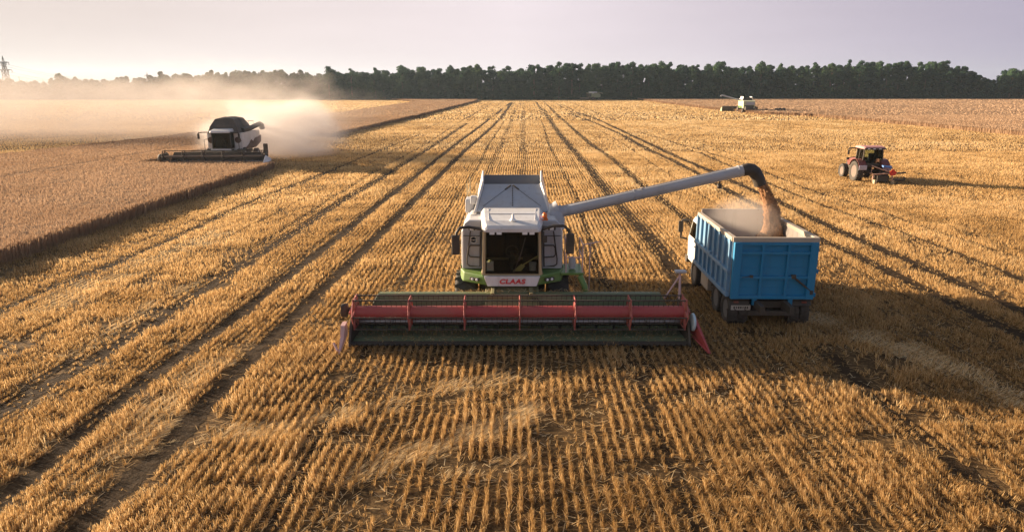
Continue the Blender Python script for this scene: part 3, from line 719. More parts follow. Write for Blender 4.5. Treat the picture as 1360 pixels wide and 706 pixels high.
# cab
cab = MB(); cab.box((0, .95, 3.10), (1.9, .1, .1)); cab.box((0, .95, 1.74), (1.9, .1, .12)); cab.box((0, -.97, 1.735), (1.88, .1, .06)); cab.box((0, -1.02, 3.12), (1.78, .06, .06))
for s in (-1, 1):
    cab.hexa([(s*.90-.05,-1.02,1.72),(s*.90+.05,-1.02,1.72),(s*.90+.05,-.90,1.72),(s*.90-.05,-.90,1.72),(s*.86-.05,-1.10,3.18),(s*.86+.05,-1.10,3.18),(s*.86+.05,-.98,3.18),(s*.86-.05,-.98,3.18)])
    cab.box((s*.92, .95, 2.45), (.08, .1, 1.5))
    cab.box((s*.94, 0, 1.74), (.08, 2.0, .12))
cab_o = cab.build('cab', M_beige, C1, 0.012)
b = MB(); b.box((0, 1.0, 2.42), (1.84, .06, 1.5)); b.box((0, 0, 1.70), (1.80, 1.9, .06)); b.box((.55, .3, 1.95), (.35, .7, .5)); b.box((0,-.94,1.78), (1.7,.12,.10)); b.build('cab_lining', M_seat, cab_o)
b = MB(); b.panel([(-.85,-1.04,1.76),(.85,-1.04,1.76),(.82,-1.115,3.14),(-.82,-1.115,3.14)], .012); b.build('windscreen', M_glass, cab_o)
for s in (-1, 1):
    b = MB(); b.panel([(s*.93,-.95,1.8),(s*.93,.9,1.8),(s*.90,.9,3.12),(s*.90,-1.02,3.12)], .012); b.build('side_window', M_glass, cab_o)
b = MB(); b.box((0,.45,2.05), (.55,.5,.14)); b.box((0,.72,2.5), (.52,.14,.8)); b.box((0,.75,2.98), (.28,.1,.2)); b.tube([(0,.45,1.72),(0,.45,2.0)], .12, 8); b.build('seat', M_seat, cab_o, .04)
b = MB(); b.tube([(0,-.45,1.72),(0,-.25,2.28)], .05, 8); ringp = [(.2*math.sin(a*PI/10), -.25+.08*math.cos(a*PI/10), 2.3+.18*math.cos(a*PI/10)) for a in range(21)]; b.tube(ringp, .02, 6); b.box((.0,-.33,2.05),(.16,.1,.3)); b.build('steering_wheel', M_black, cab_o)
# roof
def rr(y, w, z, t): return [(-w, y, z), (w, y, z), (w, y, z+t*.55), (w*.90, y, z+t), (-w*.90, y, z+t), (-w, y, z+t*.55)]
b = MB(); b.loft([rr(-1.30,.84,3.17,.10), rr(-1.24,.88,3.16,.20), rr(-.9,.95,3.17,.29), rr(.2,1.03,3.19,.34), rr(.95,1.06,3.20,.33), rr(1.12,1.02,3.22,.26)])
roof = b.build('cab_roof', M_white, C1, 0.04)
b = MB(); b.tube([(-.72,-1.0,3.475),(-.80,.8,3.545)], .012, 5); b.tube([(.72,-1.0,3.475),(.80,.8,3.545)], .012, 5); b.tube([(-.75,-.1,3.52),(.75,-.1,3.52)], .012, 5); b.build('roof_seam', M_grey, roof)
b = MB(); b.lathe([(0, .10), (.02, .10), (.08, .05), (.20, .035), (.22, 0)], (.03, -.88, 3.455), 'z', 10); b.box((.08,-.95,3.47), (.12,.1,.03)); b.build('roof_aerial', M_lamp, roof)
for x in (-.62, -.40, .40, .62):
    b = MB(); b.box((x, -1.26, 3.13), (.16, .08, .08)); b.build('roof_light', M_lamp, roof, .01)
b = MB(); b.lathe([(0, .08), (.10, .08), (.17, .05), (.18, 0)], (1.06, -.25, 3.42), 'z', 14); b.box((1.06,-.25,3.37),(.2,.2,.08)); b.build('beacon', M_amber, C1)
b = MB(); b.panel([(.93,-.40,3.43),(1.02,-.40,3.40),(1.02,.05,3.45),(.93,.05,3.49)], .01); b.build('roof_label', M_lamp, roof)
# apron with lettering, green shoulders
b = MB(); b.hexa([(-.78,-1.16,1.38),(.78,-1.16,1.38),(.82,-.9,1.38),(-.82,-.9,1.38),(-.90,-1.12,1.70),(.90,-1.12,1.70),(.90,-.9,1.70),(-.90,-.9,1.70)]); apron = b.build('cab_apron', M_white, C1, 0.02)
def lettering(txt, size, loc, rot, mat, parent, shear=0.3, off=0.0, sx=1.0, ext=0.006, name='lettering'):
    c = bpy.data.curves.new(name, 'FONT'); c.body = txt; c.size = size; c.align_x = 'CENTER'; c.align_y = 'CENTER'; c.shear = shear; c.offset = off; c.extrude = ext
    o = bpy.data.objects.new(name, c); COL.objects.link(o); o.location = loc; o.rotation_euler = rot; o.scale = (sx, 1, 1); o.parent = parent
    c.space_character = 1.10
    bpy.context.view_layer.update()
    me = bpy.data.meshes.new_from_object(o.evaluated_get(bpy.context.evaluated_depsgraph_get())); bpy.data.objects.remove(o)
    me.materials.clear(); me.materials.append(mat); o = bpy.data.objects.new(name, me); COL.objects.link(o)
    o.location = loc; o.rotation_euler = rot; o.scale = (sx, 1, 1); o.parent = parent; return o
lettering('CLAAS', 0.205, (0, -1.157, 1.535), (rad(90 - 7), 0, 0), M_letter, apron, 0.18, 0.008, 1.25)
for s in (-1, 1):
    b = MB(); P = [(s*.80,-1.14,1.40),(s*1.60,-.70,1.42),(s*1.72,-.2,1.40),(s*.80,.0,1.40)]; T = [(s*.90,-1.10,1.72),(s*1.56,-.66,1.74),(s*1.70,-.2,1.74),(s*.90,.0,1.74)]
    b.hexa((P + T) if s > 0 else ([P[i] for i in (1,0,3,2)] + [T[i] for i in (1,0,3,2)])); sh = b.build('shoulder', M_green, C1, 0.04)
    b = MB(); b.box((s*1.20, -.965, 1.57), (.34, .10, .10), (0, 0, s*.50)); b.build('headlight', M_black, sh, .02)
    for k in (-.07, .08):
        b = MB(); b.lathe([(0, .045), (-.02, .04), (-.025, 0)], (s*1.20 + k, -1.02 + s*k*.5, 1.57), 'y', 10); b.build('headlight_lens', M_lamp, sh)
# right hand platform, ladder arm and pale handrails
b = MB(); b.box((1.95, -.1, 1.66), (.75, 1.2, .08)); b.tube([(2.2,-.7,1.6),(2.35,-.85,1.3),(2.42,-.9,.9),(2.40,-.85,.55)], .10, 8); b.tube([(2.2,.3,1.6),(2.4,.2,1.2),(2.42,.15,.6)], .06, 8)
for z in (.6, .9, 1.2): b.box((2.42, -.35, z), (.10, 1.0, .05))
b.build('ladder', M_green, C1, 0.015)
b = MB()
for p in ([(1.75,-.65,1.7),(1.75,-.65,2.65),(1.78,.4,2.7),(1.78,.4,1.7)], [(2.28,-.65,1.7),(2.28,-.65,2.62),(2.28,.45,2.62),(2.28,.45,1.7)], [(1.75,-.65,2.2),(2.28,-.65,2.2)], [(2.28,-.65,2.62),(2.9,.1,2.55)], [(2.28,-.65,2.2),(2.28,.45,2.2)], [(2.55,-.3,2.58),(2.55,-.3,1.0)]): b.tube(p, .02, 6)
b.build('handrail', M_pink, C1)
b = MB(); b.lathe([(-.02,.11),(.1,.12),(.3,.12),(.36,.06),(.38,0)], (1.98,-.2,1.75), 'z', 14); b.build('extinguisher', M_grey, C1)
# left rear railing and air intake behind
b = MB(); b.tube([(-1.66,3.2,3.1),(-1.66,3.2,4.05)], .025, 6); b.tube([(-1.30,3.2,3.2),(-1.30,3.2,4.05)], .025, 6); b.tube([(-1.66,3.2,3.65),(-1.30,3.2,3.65)], .02, 6); b.tube([(-1.66,3.2,3.65),(-1.66,5.0,3.65)], .02, 6); b.tube([(-1.66,5,3.0),(-1.66,5,4.05)], .025, 6); b.build('rear_railing', M_beige, C1)
b = MB(); b.box((-1.50, 2.5, 3.38), (.34, .7, .5)); b.box((-1.36, 2.1, 3.62), (.25, .25, .3)); b.build('air_intake', M_grey, C1, .05)
# mirrors
mirror(C1, [(-.98,-1.05,3.22),(-1.35,-1.12,3.30),(-1.62,-1.15,3.28),(-1.73,-1.15,3.12),(-1.74,-1.15,3.0)], (-1.76,-1.16,2.74), (.25,.14,.62))
mirror(C1, [(.98,-1.05,3.22),(1.3,-1.12,3.34),(1.62,-1.15,3.34),(1.78,-1.15,3.2),(1.80,-1.15,3.05)], (1.82,-1.16,2.78), (.25,.14,.64))
for s in (-1, 1):
    b = MB(); b.box((s*1.18, -.72, 3.18), (.42, .16, .12)); wb = b.build('work_light_bar', M_black, C1, .03)
    for k in (-.1, .08):
        b = MB(); b.box((s*1.18 + k, -.81, 3.18), (.12, .03, .08)); b.build('work_light', M_lamp, wb)
b = MB(); b.box((1.03, -1.12, 2.92), (.14, .10, .22)); b.build('camera_box', M_black, C1, .02)
# grain tank: inclined front lid, side flaps, rear wall
lid = MB(); lid.panel([(-1.20,1.20,3.36),(1.24,1.20,3.36),(.98,2.45,4.12),(-.98,2.45,4.12)], .04); lid_o = lid.build('tank_lid', M_tank, C1)
b = MB()
for s in (-1, 1):
    b.tube([(s*.05,2.36,4.10),(s*.24,2.16,3.98)], .03, 5); b.tube([(s*.24,2.15,3.975),(s*1.0,1.4,3.515)], .006, 4)
for k in range(9): b.box((.02, 1.45 + k*.11, 3.545 + k*.0669), (.035, .06, .02), (rad(31), 0, 0))
b.build('lid_ribs', M_dark, lid_o)
for s in (-1, 1):
    b = MB(); b.panel([(s*1.30,1.15,3.30),(s*1.36,4.4,3.3),(s*1.12,4.35,4.36),(s*1.04,2.4,4.22)], .05); b.panel([(s*1.30,1.14,3.30),(s*1.04,2.39,4.22),(s*1.0,2.42,4.13),(s*1.22,1.19,3.33)], .04)
    b.tube([(s*1.04,2.4,4.22),(s*1.12,4.35,4.36)], .035, 6); b.build('tank_flap', M_white, C1)
b = MB(); b.panel([(-1.3,4.3,3.2),(1.3,4.3,3.2),(1.06,4.35,4.22),(-1.06,4.35,4.22)], .05); b.box((0,3.0,3.28),(2.5,2.6,.05)); b.build('tank_rear_wall', M_tank_in, C1)
b = MB(); b.box((0,5.2,3.25),(2.2,1.6,.5)); b.lathe([(1.3,.5),(1.36,.5)], (0,5.3,2.6), 'x', 20); b.build('engine_cover', M_grey, C1, .08)
# wheels
for s in (-1, 1):
    wheel(C1, s*1.52, .05, .80, .70, s, 18, M_rim)
    wheel(C1, s*1.35, 5.0, .55, .42, s, 16, M_rim)
# unloading pipe
b = MB(); b.lathe([(0,.36),(.1,.36),(.55,.34),(.62,.30)], (1.48,1.35,2.75), 'z', 18); b.tube([(1.48,1.35,3.30),(1.52,1.35,3.42),(1.62,1.35,3.47)], .27, 16); turret = b.build('pipe_turret', M_grey, C1)
PA, PB = Vector((1.50, 1.35, 3.28)), Vector((7.98, 1.55, 4.74))
dirp = (PB - PA).normalized()
b = MB(); b.tube([PA, PA + dirp * .25], .235, 20); b.tube([PA + dirp*.2, PB], .19, 20); 
for f in (.42, .46, .97): b.tube([PA.lerp(PB, f), PA.lerp(PB, f + .006)], .205, 20)
b.tube([PA.lerp(PB,.02)+Vector((0,-.1,.22)), PA.lerp(PB,.35)+Vector((0,-.1,.20)), PA.lerp(PB,.9)+Vector((0,-.1,.2))], .016, 5)
pipe = b.build('unloading_pipe', M_grey, C1)
b = MB(); b.tube([PB - dirp*.05, PB + dirp*.14, PB + dirp*.27 + Vector((0,0,-.05)), PB + Vector((.40,.02,-.08)), PB + Vector((.54,.03,-.30)), PB + Vector((.62,.03,-.52))], [.205,.215,.22,.22,.21,.20], 18, caps=False); b.build('spout', M_black, pipe)
q_ = PA.lerp(PB, .875); b = MB(); b.tube([q_ + Vector((0,0,-.17)), q_ + Vector((.0,0,-.28))], .02, 6); b.lathe([(-.16,.0),(-.14,.07),(.0,.08),(.03,0)], q_ + Vector((0,0,-.30)), 'z', 12); b.build('pipe_lamp', M_black, pipe)

# header: 10 m wide, reel in front, drawn with the combine
HX0, HX1 = -4.84, 5.30; HC = (HX0 + HX1) / 2
def header(parent, x0, x1, reel_mat, tube_mat, frame_mat, yk, yb, zc, yc, R, tube_r, nspider, tines=True, bat_mat=None):
    """yk knife, yb back wall, reel centre (yc, zc)"""
    b = MB(); L = x1 - x0; n0, n1 = x0 + .08, x1 - .08
    b.hexa([(n0, yb-.04, .25), (n1, yb-.04, .25), (n1, yb+.08, .25), (n0, yb+.08, .25), (n0+.55, yb+.10, zc+.30), (n1-.55, yb+.10, zc+.30), (n1-.55, yb+.2, zc+.30), (n0+.55, yb+.2, zc+.30)])
    b.prism([(yk+.10,.17),(yk+.5,.20),(yb-.45,.16),(yb-.25,.14),(yb,.25),(yb,.14),(yk+.1,.12)], 'x', n0, n1)
    b.box(((n0+n1)/2, yb+.22, .55), (L-.4, .22, .22)); b.box(((n0+n1)/2, yb+.25, zc+.22), (L-1.3, .16, .16))
    h = b.build('header', frame_mat, parent, 0.01)
    b = MB(); b.box(((x0+x1)/2, yk+.06, .16), (L-.1, .20, .06)); 
    for i in range(int(L/.16)): b.prism([(x0+.1+i*.16, yk-.05),(x0+.16+i*.16, yk-.16),(x0+.22+i*.16, yk-.05)], 'z', .15, .19)
    b.build('knife_bar', M_dark, h)
    for i, x in enumerate((x0+.03, x1-.03)):
        e_ = MB(); e_.prism([(yk-.10,.10),(yb+.3,.10),(yb+.3,zc+.1),(yb-.1,zc+.34),(yc+.2,zc+.15),(yk+.25,zc-.25)], 'x', x-.035, x+.035); e_.build('end_plate', M_dark, h, .01)
    a = MB(); r0 = .16; ya, za = yb-.36, .52
    a.tube([(n0, ya, za), (n1, ya, za)], r0, 16)
    for s_, xa, xb in ((1, n0+.1, (n0+n1)/2-.5), (-1, n1-.1, (n0+n1)/2+.5)):
        N = int(abs(xb-xa)/.55*14); vs_ = []
        for i in range(N+1):
            w = 2*PI*i/14; x = xa + (xb-xa)*i/N
            vs_ += [(x, ya + r0*.95*math.sin(w), za + r0*.95*math.cos(w)), (x, ya + .30*math.sin(w), za + .30*math.cos(w))]
        a.add(vs_, [(2*i,2*i+1,2*i+3,2*i+2) for i in range(N)], True)
    for i in range(9): a.tube([((n0+n1)/2-.4+i*.1, ya, za),((n0+n1)/2-.4+i*.1, ya+.3*math.sin(i), za+.3*math.cos(i))], .014, 5)
    a.build('auger', M_steelb, h)
    t_ = MB(); t_.tube([(x0+.12, yc, zc), (x1-.12, yc, zc)], tube_r, 24); t_.build('reel_tube', tube_mat, h)
    for k in range(6):
        w = k * PI / 3; y, z = yc - R*math.cos(w), zc + R*math.sin(w); bb = MB(); bb.tube([(x0+.1, y, z), (x1-.1, y, z)], .022, 6)
        if tines:
            for i in range(int((L-.3)/.15)):
                xx = x0 + .2 + i*.15; bb.box((xx, y+.02, z-.10), (.014, .014, .20), (rad(8), 0, 0)); bb.box((xx, y, z), (.035, .06, .05))
        bb.build('reel_bat', bat_mat or M_dark, h)
    for k in range(nspider):
        x = x0 + .12 + (L-.24)*k/(nspider-1); s_ = MB()
        for j in range(6):
            w = j*PI/3; c, s = math.cos(w), math.sin(w)
            Pq = lambda rr_, off: (yc - rr_*c + off*s, zc + rr_*s + off*c)
            s_.prism([Pq(tube_r*.9, -.10), Pq(R*1.04, -.025), Pq(R*1.04, .025), Pq(tube_r*.9, .10)], 'x', x-.022, x+.022)
            w2 = (j+1)*PI/3; s_.tube([(x, yc-R*c, zc+R*s), (x, yc-R*math.cos(w2), zc+R*math.sin(w2))], .018, 5)
        s_.build('reel_spider', reel_mat, h)
    for x in (x0-.02, x1+.02):
        s_ = MB(); s_.tube([(x, yb+.1, zc+.25), (x, yc, zc+.03), (x, yc-.1, zc)], .055, 6); s_.build('reel_arm', reel_mat, h)
    return h
H1o = header(C1, HX0, HX1, M_redpale, M_red, M_green_dk, -3.02, -1.62, .95, -2.45, .52, .205, 7)
# left crop divider, drive roller; right disc and red pointed divider
b = MB(); b.loft([[(-5.06,-3.0,.72),(-4.93,-3.0,.72),(-4.93,-2.7,.75),(-5.06,-2.7,.75)], [(-5.05,-3.15,.40),(-4.94,-3.15,.40),(-4.93,-2.7,.35),(-5.06,-2.7,.35)], [(-5.03,-3.55,.06),(-5.0,-3.55,.06),(-4.99,-3.5,.04),(-5.04,-3.5,.04)]]); b.tube([(-5.2,-3.35,.32),(-5.06,-3.45,.10)], .035, 6); b.build('crop_divider', M_pink, H1o)
b = MB(); b.lathe([(-.18,.20),(-.02,.22),(.0,.1),(.1,.08),(.12,.0)], (-5.0,-2.25,.95), 'x', 16); b.build('drive_roller', M_rubber, H1o)
b = MB(); b.lathe([(-.04,.26),(.02,.27),(.05,.20),(.06,0)], (5.40,-2.75,.75), 'x', 20); b.build('divider_disc', paint('pale_blue_disc', (0.45,0.60,0.66), 0.4, 0.2), H1o)
b = MB(); b.loft([[(5.36,-2.6,.95),(5.50,-2.6,.90),(5.52,-2.3,.35),(5.36,-2.3,.35)], [(5.50,-3.0,.62),(5.60,-3.0,.58),(5.62,-2.85,.28),(5.50,-2.85,.28)], [(5.70,-3.62,.10),(5.74,-3.62,.10),(5.74,-3.58,.07),(5.70,-3.58,.07)]]); b.tube([(5.42,-2.75,.30),(5.70,-3.55,.08)], .03, 5); b.tube([(5.46,-2.6,.50),(5.68,-3.4,.10)], .02, 5); b.build('crop_divider', M_red, H1o)
b = MB(); b.tube([(5.15,-1.9,1.20),(5.22,-1.55,1.95)], .03, 6); b.tube([(4.7,-1.9,1.22),(5.20,-1.6,1.85)], .025, 6); b.tube([(5.22,-1.75,1.3),(5.22,-1.6,1.9)], .025, 6); b.build('lamp_mast', M_pink, H1o)
b = MB(); b.box((5.22,-1.6,2.0), (.34,.2,.07)); b.build('lamp_mast_head', M_grey, H1o, .015)
# chaff and cut straw caught on the header, hoses, wiper, seams
r_ = np.random.default_rng(31); n_ = 1500
xx_ = r_.uniform(HX0 + .2, HX1 - .2, n_); k_ = r_.random(n_); yy_ = np.where(k_ < .35, -1.42 + r_.normal(0, .08, n_), -2.55 + r_.uniform(-.4, .85, n_)); zz_ = np.where(k_ < .35, 1.30, .24)
a_ = r_.uniform(0, 2*PI, n_); l_ = r_.uniform(.05, .22, n_); v_, q_ = blades(xx_, yy_, r_.uniform(0, .05, n_), np.cos(a_)*l_, np.sin(a_)*l_, .014, a_ + PI/2, 0, .8); v_[:, 2] += np.repeat(zz_, 4)
cs_ = np_mesh('caught_straw', v_, q_, M_straw, r_.random(n_), H1o); cs_['kind'] = 'stuff'
for x in (.62, .70, .78): b = MB(); b.tube([(x, -.9, 1.25), (x + .05, -1.35, 1.05), (x + .02, -1.75, 1.15)], .022, 6); b.build('hose', M_black, C1)
b = MB(); b.tube([(.05,-1.075,1.80),(.32,-1.10,2.55)], .012, 5); b.tube([(.22,-1.09,2.2),(.42,-1.115,2.95)], .016, 5); b.build('wiper', M_black, cab_o)
b = MB()
for z in (2.1, 2.6): b.tube([(-1.705, 1.3, z), (-1.705, 5.2, z)], .012, 4)
for y in (2.3, 3.4, 4.5): b.tube([(-1.705, y, 1.85), (-1.705, y, 3.0)], .012, 4)
b.build('panel_seams', M_grey, C1)
# brush and canisters leaning inside the windscreen
def in_cab(name, label, cat, shapes):
    o = shapes[0][0].build(name, shapes[0][1]); o.location = C1.location; tag(o, label, cat)
    for mb, mt, nm in shapes[1:]: mb.build(nm, mt, o)
h_ = MB(); h_.tube([(.82,-.86,2.30),(.36,-.90,2.03)], .022, 6); br = MB(); br.hexa([(.02,-.96,1.82),(.26,-.96,1.80),(.26,-.90,1.80),(.02,-.90,1.82),(.30,-.95,2.06),(.42,-.95,2.00),(.42,-.91,2.00),(.30,-.91,2.06)])
in_cab('hand_brush', 'pale green hand brush leaning inside the windscreen of the nearest combine', 'brush', [(br, M_broom), (h_, M_broom, 'brush_handle')])
k_ = MB(); k_.box((-.70,-.86,1.97), (.22,.14,.30)); k2 = MB(); k2.lathe([(0,.05),(.05,.05),(.06,0)], (-.70,-.86,2.12), 'z', 10)
in_cab('canister', 'white canister standing in the left corner of the cab windscreen', 'canister', [(k_, M_lamp), (k2, M_broom, 'canister_cap')])
k_ = MB(); k_.lathe([(0,.10),(.26,.12),(.26,.10),(.05,.09),(.05,0)], (.66,-.84,1.83), 'z', 14); k2 = MB(); k2.tube([(.54,-.84,2.07),(.60,-.84,2.17),(.72,-.84,2.17),(.78,-.84,2.07)], .008, 5)
in_cab('bucket', 'grey bucket standing in the right corner of the cab windscreen', 'bucket', [(k_, M_grey), (k2, M_dark, 'bucket_handle')])
# ------------------------------------------------------------------ tipper truck, seen from behind (front faces +y)
T1 = empty('tipper_truck', (8.24, 20.8, 0), rad(-1.0))
tag(T1, 'blue tipper truck with white cab being filled with grain beside the nearest combine', 'truck')
BL, BW, Z0, Z1 = 4.35, 2.62, 1.08, 2.95          # bed length, width, floor and rim heights
b = MB()
for x in (-.45, .45): b.box((x, 2.6, .82), (.14, 6.6, .24))
for y in (.3, 1.6, 3.2, 4.4): b.box((0, y, .82), (.9, .14, .16))
b.box((0, .1, .78), (1.0, .12, .22)); b.build('chassis', M_dark, T1, .01)
bed = MB(); h = .035
bed.box((0, BL/2, Z0), (BW - .1, BL, .08))
bed.box((-BW/2 + h, BL/2, (Z0+Z1)/2), (2*h, BL - .02, Z1-Z0)); bed.box((BW/2 - h, BL/2, (Z0+Z1)/2), (2*h, BL - .02, Z1-Z0)); bed.box((0, BL - h, (Z0+Z1)/2 + .08), (BW - .15, 2*h, Z1-Z0+.16))
bo = bed.build('bed', M_liner, T1)
for s in (-1, 1):
    b = MB(); x = s*BW/2
    b.box((x + s*.006, BL/2, (Z0+Z1)/2), (.012, BL - .03, Z1-Z0-.02))
    for k in range(8): b.box((x + s*.05, .12 + k*(BL-.24)/7, (Z0+Z1)/2), (.085, .10, Z1-Z0-.10))
    b.box((x + s*.062, BL/2, Z0 + .03), (.11, BL, .13)); b.box((x + s*.068, BL/2, Z0 + .80), (.12, BL - .01, .11))
    b.box((x + s*.09, BL*.5, Z0+.86), (.10, .16, .16))
    b.build('side_wall', M_bed if s > 0 else M_bed_sunlit, bo, .01)
    b = MB(); b.box((x - s*.02, BL/2, Z1 - .03), (.16, BL + .02, .13)); b.build('top_rail', M_rail, bo, .012)
b = MB(); b.box((0, -.012, Z1 - .035), (BW + .06, .11, .15)); b.build('rear_rail', M_rail, bo, .012)
tg = MB(); tz0, tz1 = Z0 - .06, Z1 - .11
tg.box((0, -.02, (tz0+tz1)/2), (BW - .02, .05, tz1-tz0))
for x in (-BW/2+.13, BW/2-.13): tg.box((x, -.09, (tz0+tz1)/2), (.24, .13, tz1-tz0 + .01))
for x in (-.40, .40): tg.box((x, -.085, (tz0+tz1)/2), (.08, .115, tz1-tz0-.02))
for z, hh in ((tz0+.05,.11),(tz0+.70,.09),(tz1-.33,.09),(tz1-.04,.08)): tg.box((0, -.088, z), (BW-.5, .108, hh))
for z in (tz0+.36, tz0+1.02):
    for x in (-.83, 0, .83): tg.box((x, -.047, z), (.66, .012, .02))
tgo = tg.build('tailgate', M_bed, bo, .008)
b = MB(); b.tube([(.62,-.13,tz0+.72),(1.18,-.13,tz0+.28),(1.25,-.12,tz0+.18)], .035, 6); b.box((.62,-.12,tz0+.73),(.14,.08,.12)); b.box((1.22,-.12,tz0+.22),(.10,.08,.14)); b.build('tailgate_lever', M_dark, tgo)
b = MB(); b.tube([(-1.0,-.12,tz0+.70),(-.70,-.12,tz0+.73)], .03, 6); b.box((-.7,-.12,tz0+.73),(.1,.06,.08)); b.build('tailgate_latch', M_dark, tgo)
for x in (-.52, .62): b = MB(); b.box((x, -.03, tz0-.11), (.14, .10, .24)); b.build('hinge', M_bed, bo, .01)
# under the tail: bumper beam, flaps, plate, lamps
b = MB(); b.box((.05, -.02, .52), (1.5, .12, .16)); b.box((-.45, .1, .66), (.1, .1, .2)); b.box((.45, .1, .66), (.1, .1, .2)); b.build('rear_bumper', M_dark, T1, .01)
for s in (-1, 1): b = MB(); b.box((s*.98, .05, .40), (.66, .03, .34)); b.box((s*.98, .05, .60), (.70, .06, .06)); b.build('mud_flap', M_black, T1)
b = MB(); b.box((-.92, -.04, .70), (.62, .02, .17)); pl = b.build('number_plate', M_plate, T1, .004)
b = MB()
for i, w in enumerate((.05,.035,.05,.05,.03,.05,.045)): b.box((-1.13 + i*.07, -.053, .70), (w, .004, .075))
for s, mt in ((-1, paint('dirty_tail_lens', (.16,.012,.01), .4, .4)), (1, paint('dirty_tail_lens', (.16,.012,.01), .4, .4))): bb = MB(); bb.box((s*1.08 + .0, -.02, .88), (.16, .06, .07)); bb.build('tail_lamp', mt, T1, .01)
b.build('plate_marks', M_dark, pl)
# axles and wheels
b = MB()
b.box((0, 2.6, .55), (.1, 5.0, .1))
for y in (.45, 1.62): b.tube([(-1.0, y, .52), (1.0, y, .52)], .11, 10); b.lathe([(-.25,.1),(-.15,.24),(.15,.24),(.25,.1)], (0, y, .52), 'x', 14)
b.tube([(-.9, 4.75, .5), (.9, 4.75, .5)], .08, 8); b.box((-.6, 1.03, .62), (.1, 1.3, .14)); b.box((.6, 1.03, .62), (.1, 1.3, .14)); b.build('axles', M_dark, T1)
M_trim = paint('truck_rim', (0.12, 0.12, 0.12), 0.5, 0.2)
for y in (.45, 1.62):
    for s in (-1, 1):
        wheel(T1, s*1.14, y, .52, .28, s, 26, M_trim, -.1, .56, False); wheel(T1, s*.82, y, .52, .28, s, 26, M_trim, -.1, .56, False)
for s in (-1, 1): wheel(T1, s*1.12, 4.75, .52, .30, s, 26, M_trim, .5, .56, False)
for y in (.45, 1.62):
    for s in (-1, 1):
        b = MB(); pts = [(s*.98, y + .58*math.cos(a), .52 + .58*math.sin(a)) for a in [PI*(.15+.07*i) for i in range(11)]]
        for p0, p1_ in zip(pts[:-1], pts[1:]): b.panel([(p0[0]-.32,p0[1],p0[2]),(p0[0]+.32,p0[1],p0[2]),(p1_[0]+.32,p1_[1],p1_[2]),(p1_[0]-.32,p1_[1],p1_[2])], .012)
        b.build('mudguard', M_dark, T1)
b = MB(); b.box((-1.0, 3.15, .72), (.55, .95, .58)); b.box((-1.0, 2.85, .72), (.57, .03, .60)); b.box((-1.0, 3.45, .72), (.57, .03, .60)); b.lathe([(0,.07),(.05,.07)], (-1.05,3.15,1.0), 'z', 10); b.build('fuel_tank', M_rail, T1, .06)
b = MB(); b.box((1.0, 3.0, .72), (.5, .8, .5)); b.build('tool_box', M_dark, T1, .03)
# cab
CY0, CY1 = 4.45, 6.2
def cr_(z, w, y0, y1): return [(-w, y0, z), (w, y0, z), (w, y1, z), (-w, y1, z)]
b = MB(); b.loft([cr_(.75,1.18,CY0,CY1), cr_(1.35,1.21,CY0-.02,CY1+.05), cr_(1.75,1.21,CY0-.02,CY1+.03), cr_(2.38,1.12,CY0+.05,CY1-.18), cr_(2.54,1.08,CY0+.15,CY1-.35)]); co = b.build('cab', M_white, T1, .07)
for s in (-1, 1):
    b = MB(); b.panel([(s*1.217,CY0+.45,1.78),(s*1.217,CY1-.2,1.78),(s*1.14,CY1-.32,2.34),(s*1.14,CY0+.45,2.34)], .02); b.build('side_window', M_glass, co)
    b = MB(); b.panel([(s*1.215,CY0+.38,.9),(s*1.215,CY1-.12,.9),(s*1.226,CY1-.12,1.72),(s*1.226,CY0+.38,1.72)], .012); dr = b.build('door', M_white, co); b = MB(); b.box((s*1.24,CY0+.55,1.5),(.03,.16,.04)); b.build('door_handle', M_black, dr)
b = MB(); b.panel([(-1.0,CY1-.0,1.82),(1.0,CY1-.0,1.82),(.98,CY1-.2,2.4),(-.98,CY1-.2,2.4)], .02); b.build('windscreen', M_glass, co)
for x in (-.6, .6): b = MB(); b.box((x, CY0-.01, 2.08), (.5, .03, .4)); b.build('rear_window', M_glass, co, .01)
b = MB(); b.box((0, CY1+.12, .72), (2.45, .25, .3)); b.build('front_bumper', M_dark, T1, .03)
for s in (-1, 1): mirror(T1, [(s*1.22,CY1-.05,2.3),(s*1.45,CY1+.05,2.32),(s*1.50,CY1+.05,2.25),(s*1.50,CY1+.05,1.6),(s*1.25,CY1,1.55)], (s*1.52,CY1+.05,2.05), (.20,.06,.46), M_dark)
b = MB(); b.tube([(.85,CY0-.08,.9),(.85,CY0-.08,2.7)], .06, 8); b.build('exhaust_stack', M_dark, T1)

# ------------------------------------------------------------------ grain: the pouring stream and the heap in the bed
m, nt, out = mat_new('wheat_grain'); p = nt.nodes.new('ShaderNodeBsdfPrincipled'); p.inputs['Roughness'].default_value = .9; p.inputs['Specular IOR Level'].default_value = .2
f = noise(nt, 26, 6, .75); nt.links.new(ramp(nt, f, [(.3,(.20,.095,.045)),(.5,(.34,.175,.085)),(.72,(.50,.29,.15))]), p.inputs['Base Color']); nt.links.new(bump(nt, f, .9, .04), p.inputs['Normal']); nt.links.new(p.outputs[0], out.inputs[0]); M_grain = m
S0 = C1.location + PB + Vector((.62, .03, -.46)); S1 = Vector((S0.x + .66, S0.y + .10, Z0 + 1.15))
r = np.random.default_rng(9)
def stream_pt(t): return Vector((S0.x + (S1.x - S0.x) * (1 - (1 - t) ** 1.6), S0.y + (S1.y - S0.y) * t, S0.z + (S1.z - S0.z) * (0.55 * t + .45 * t * t)))
seg, n = 28, 46; vs = []
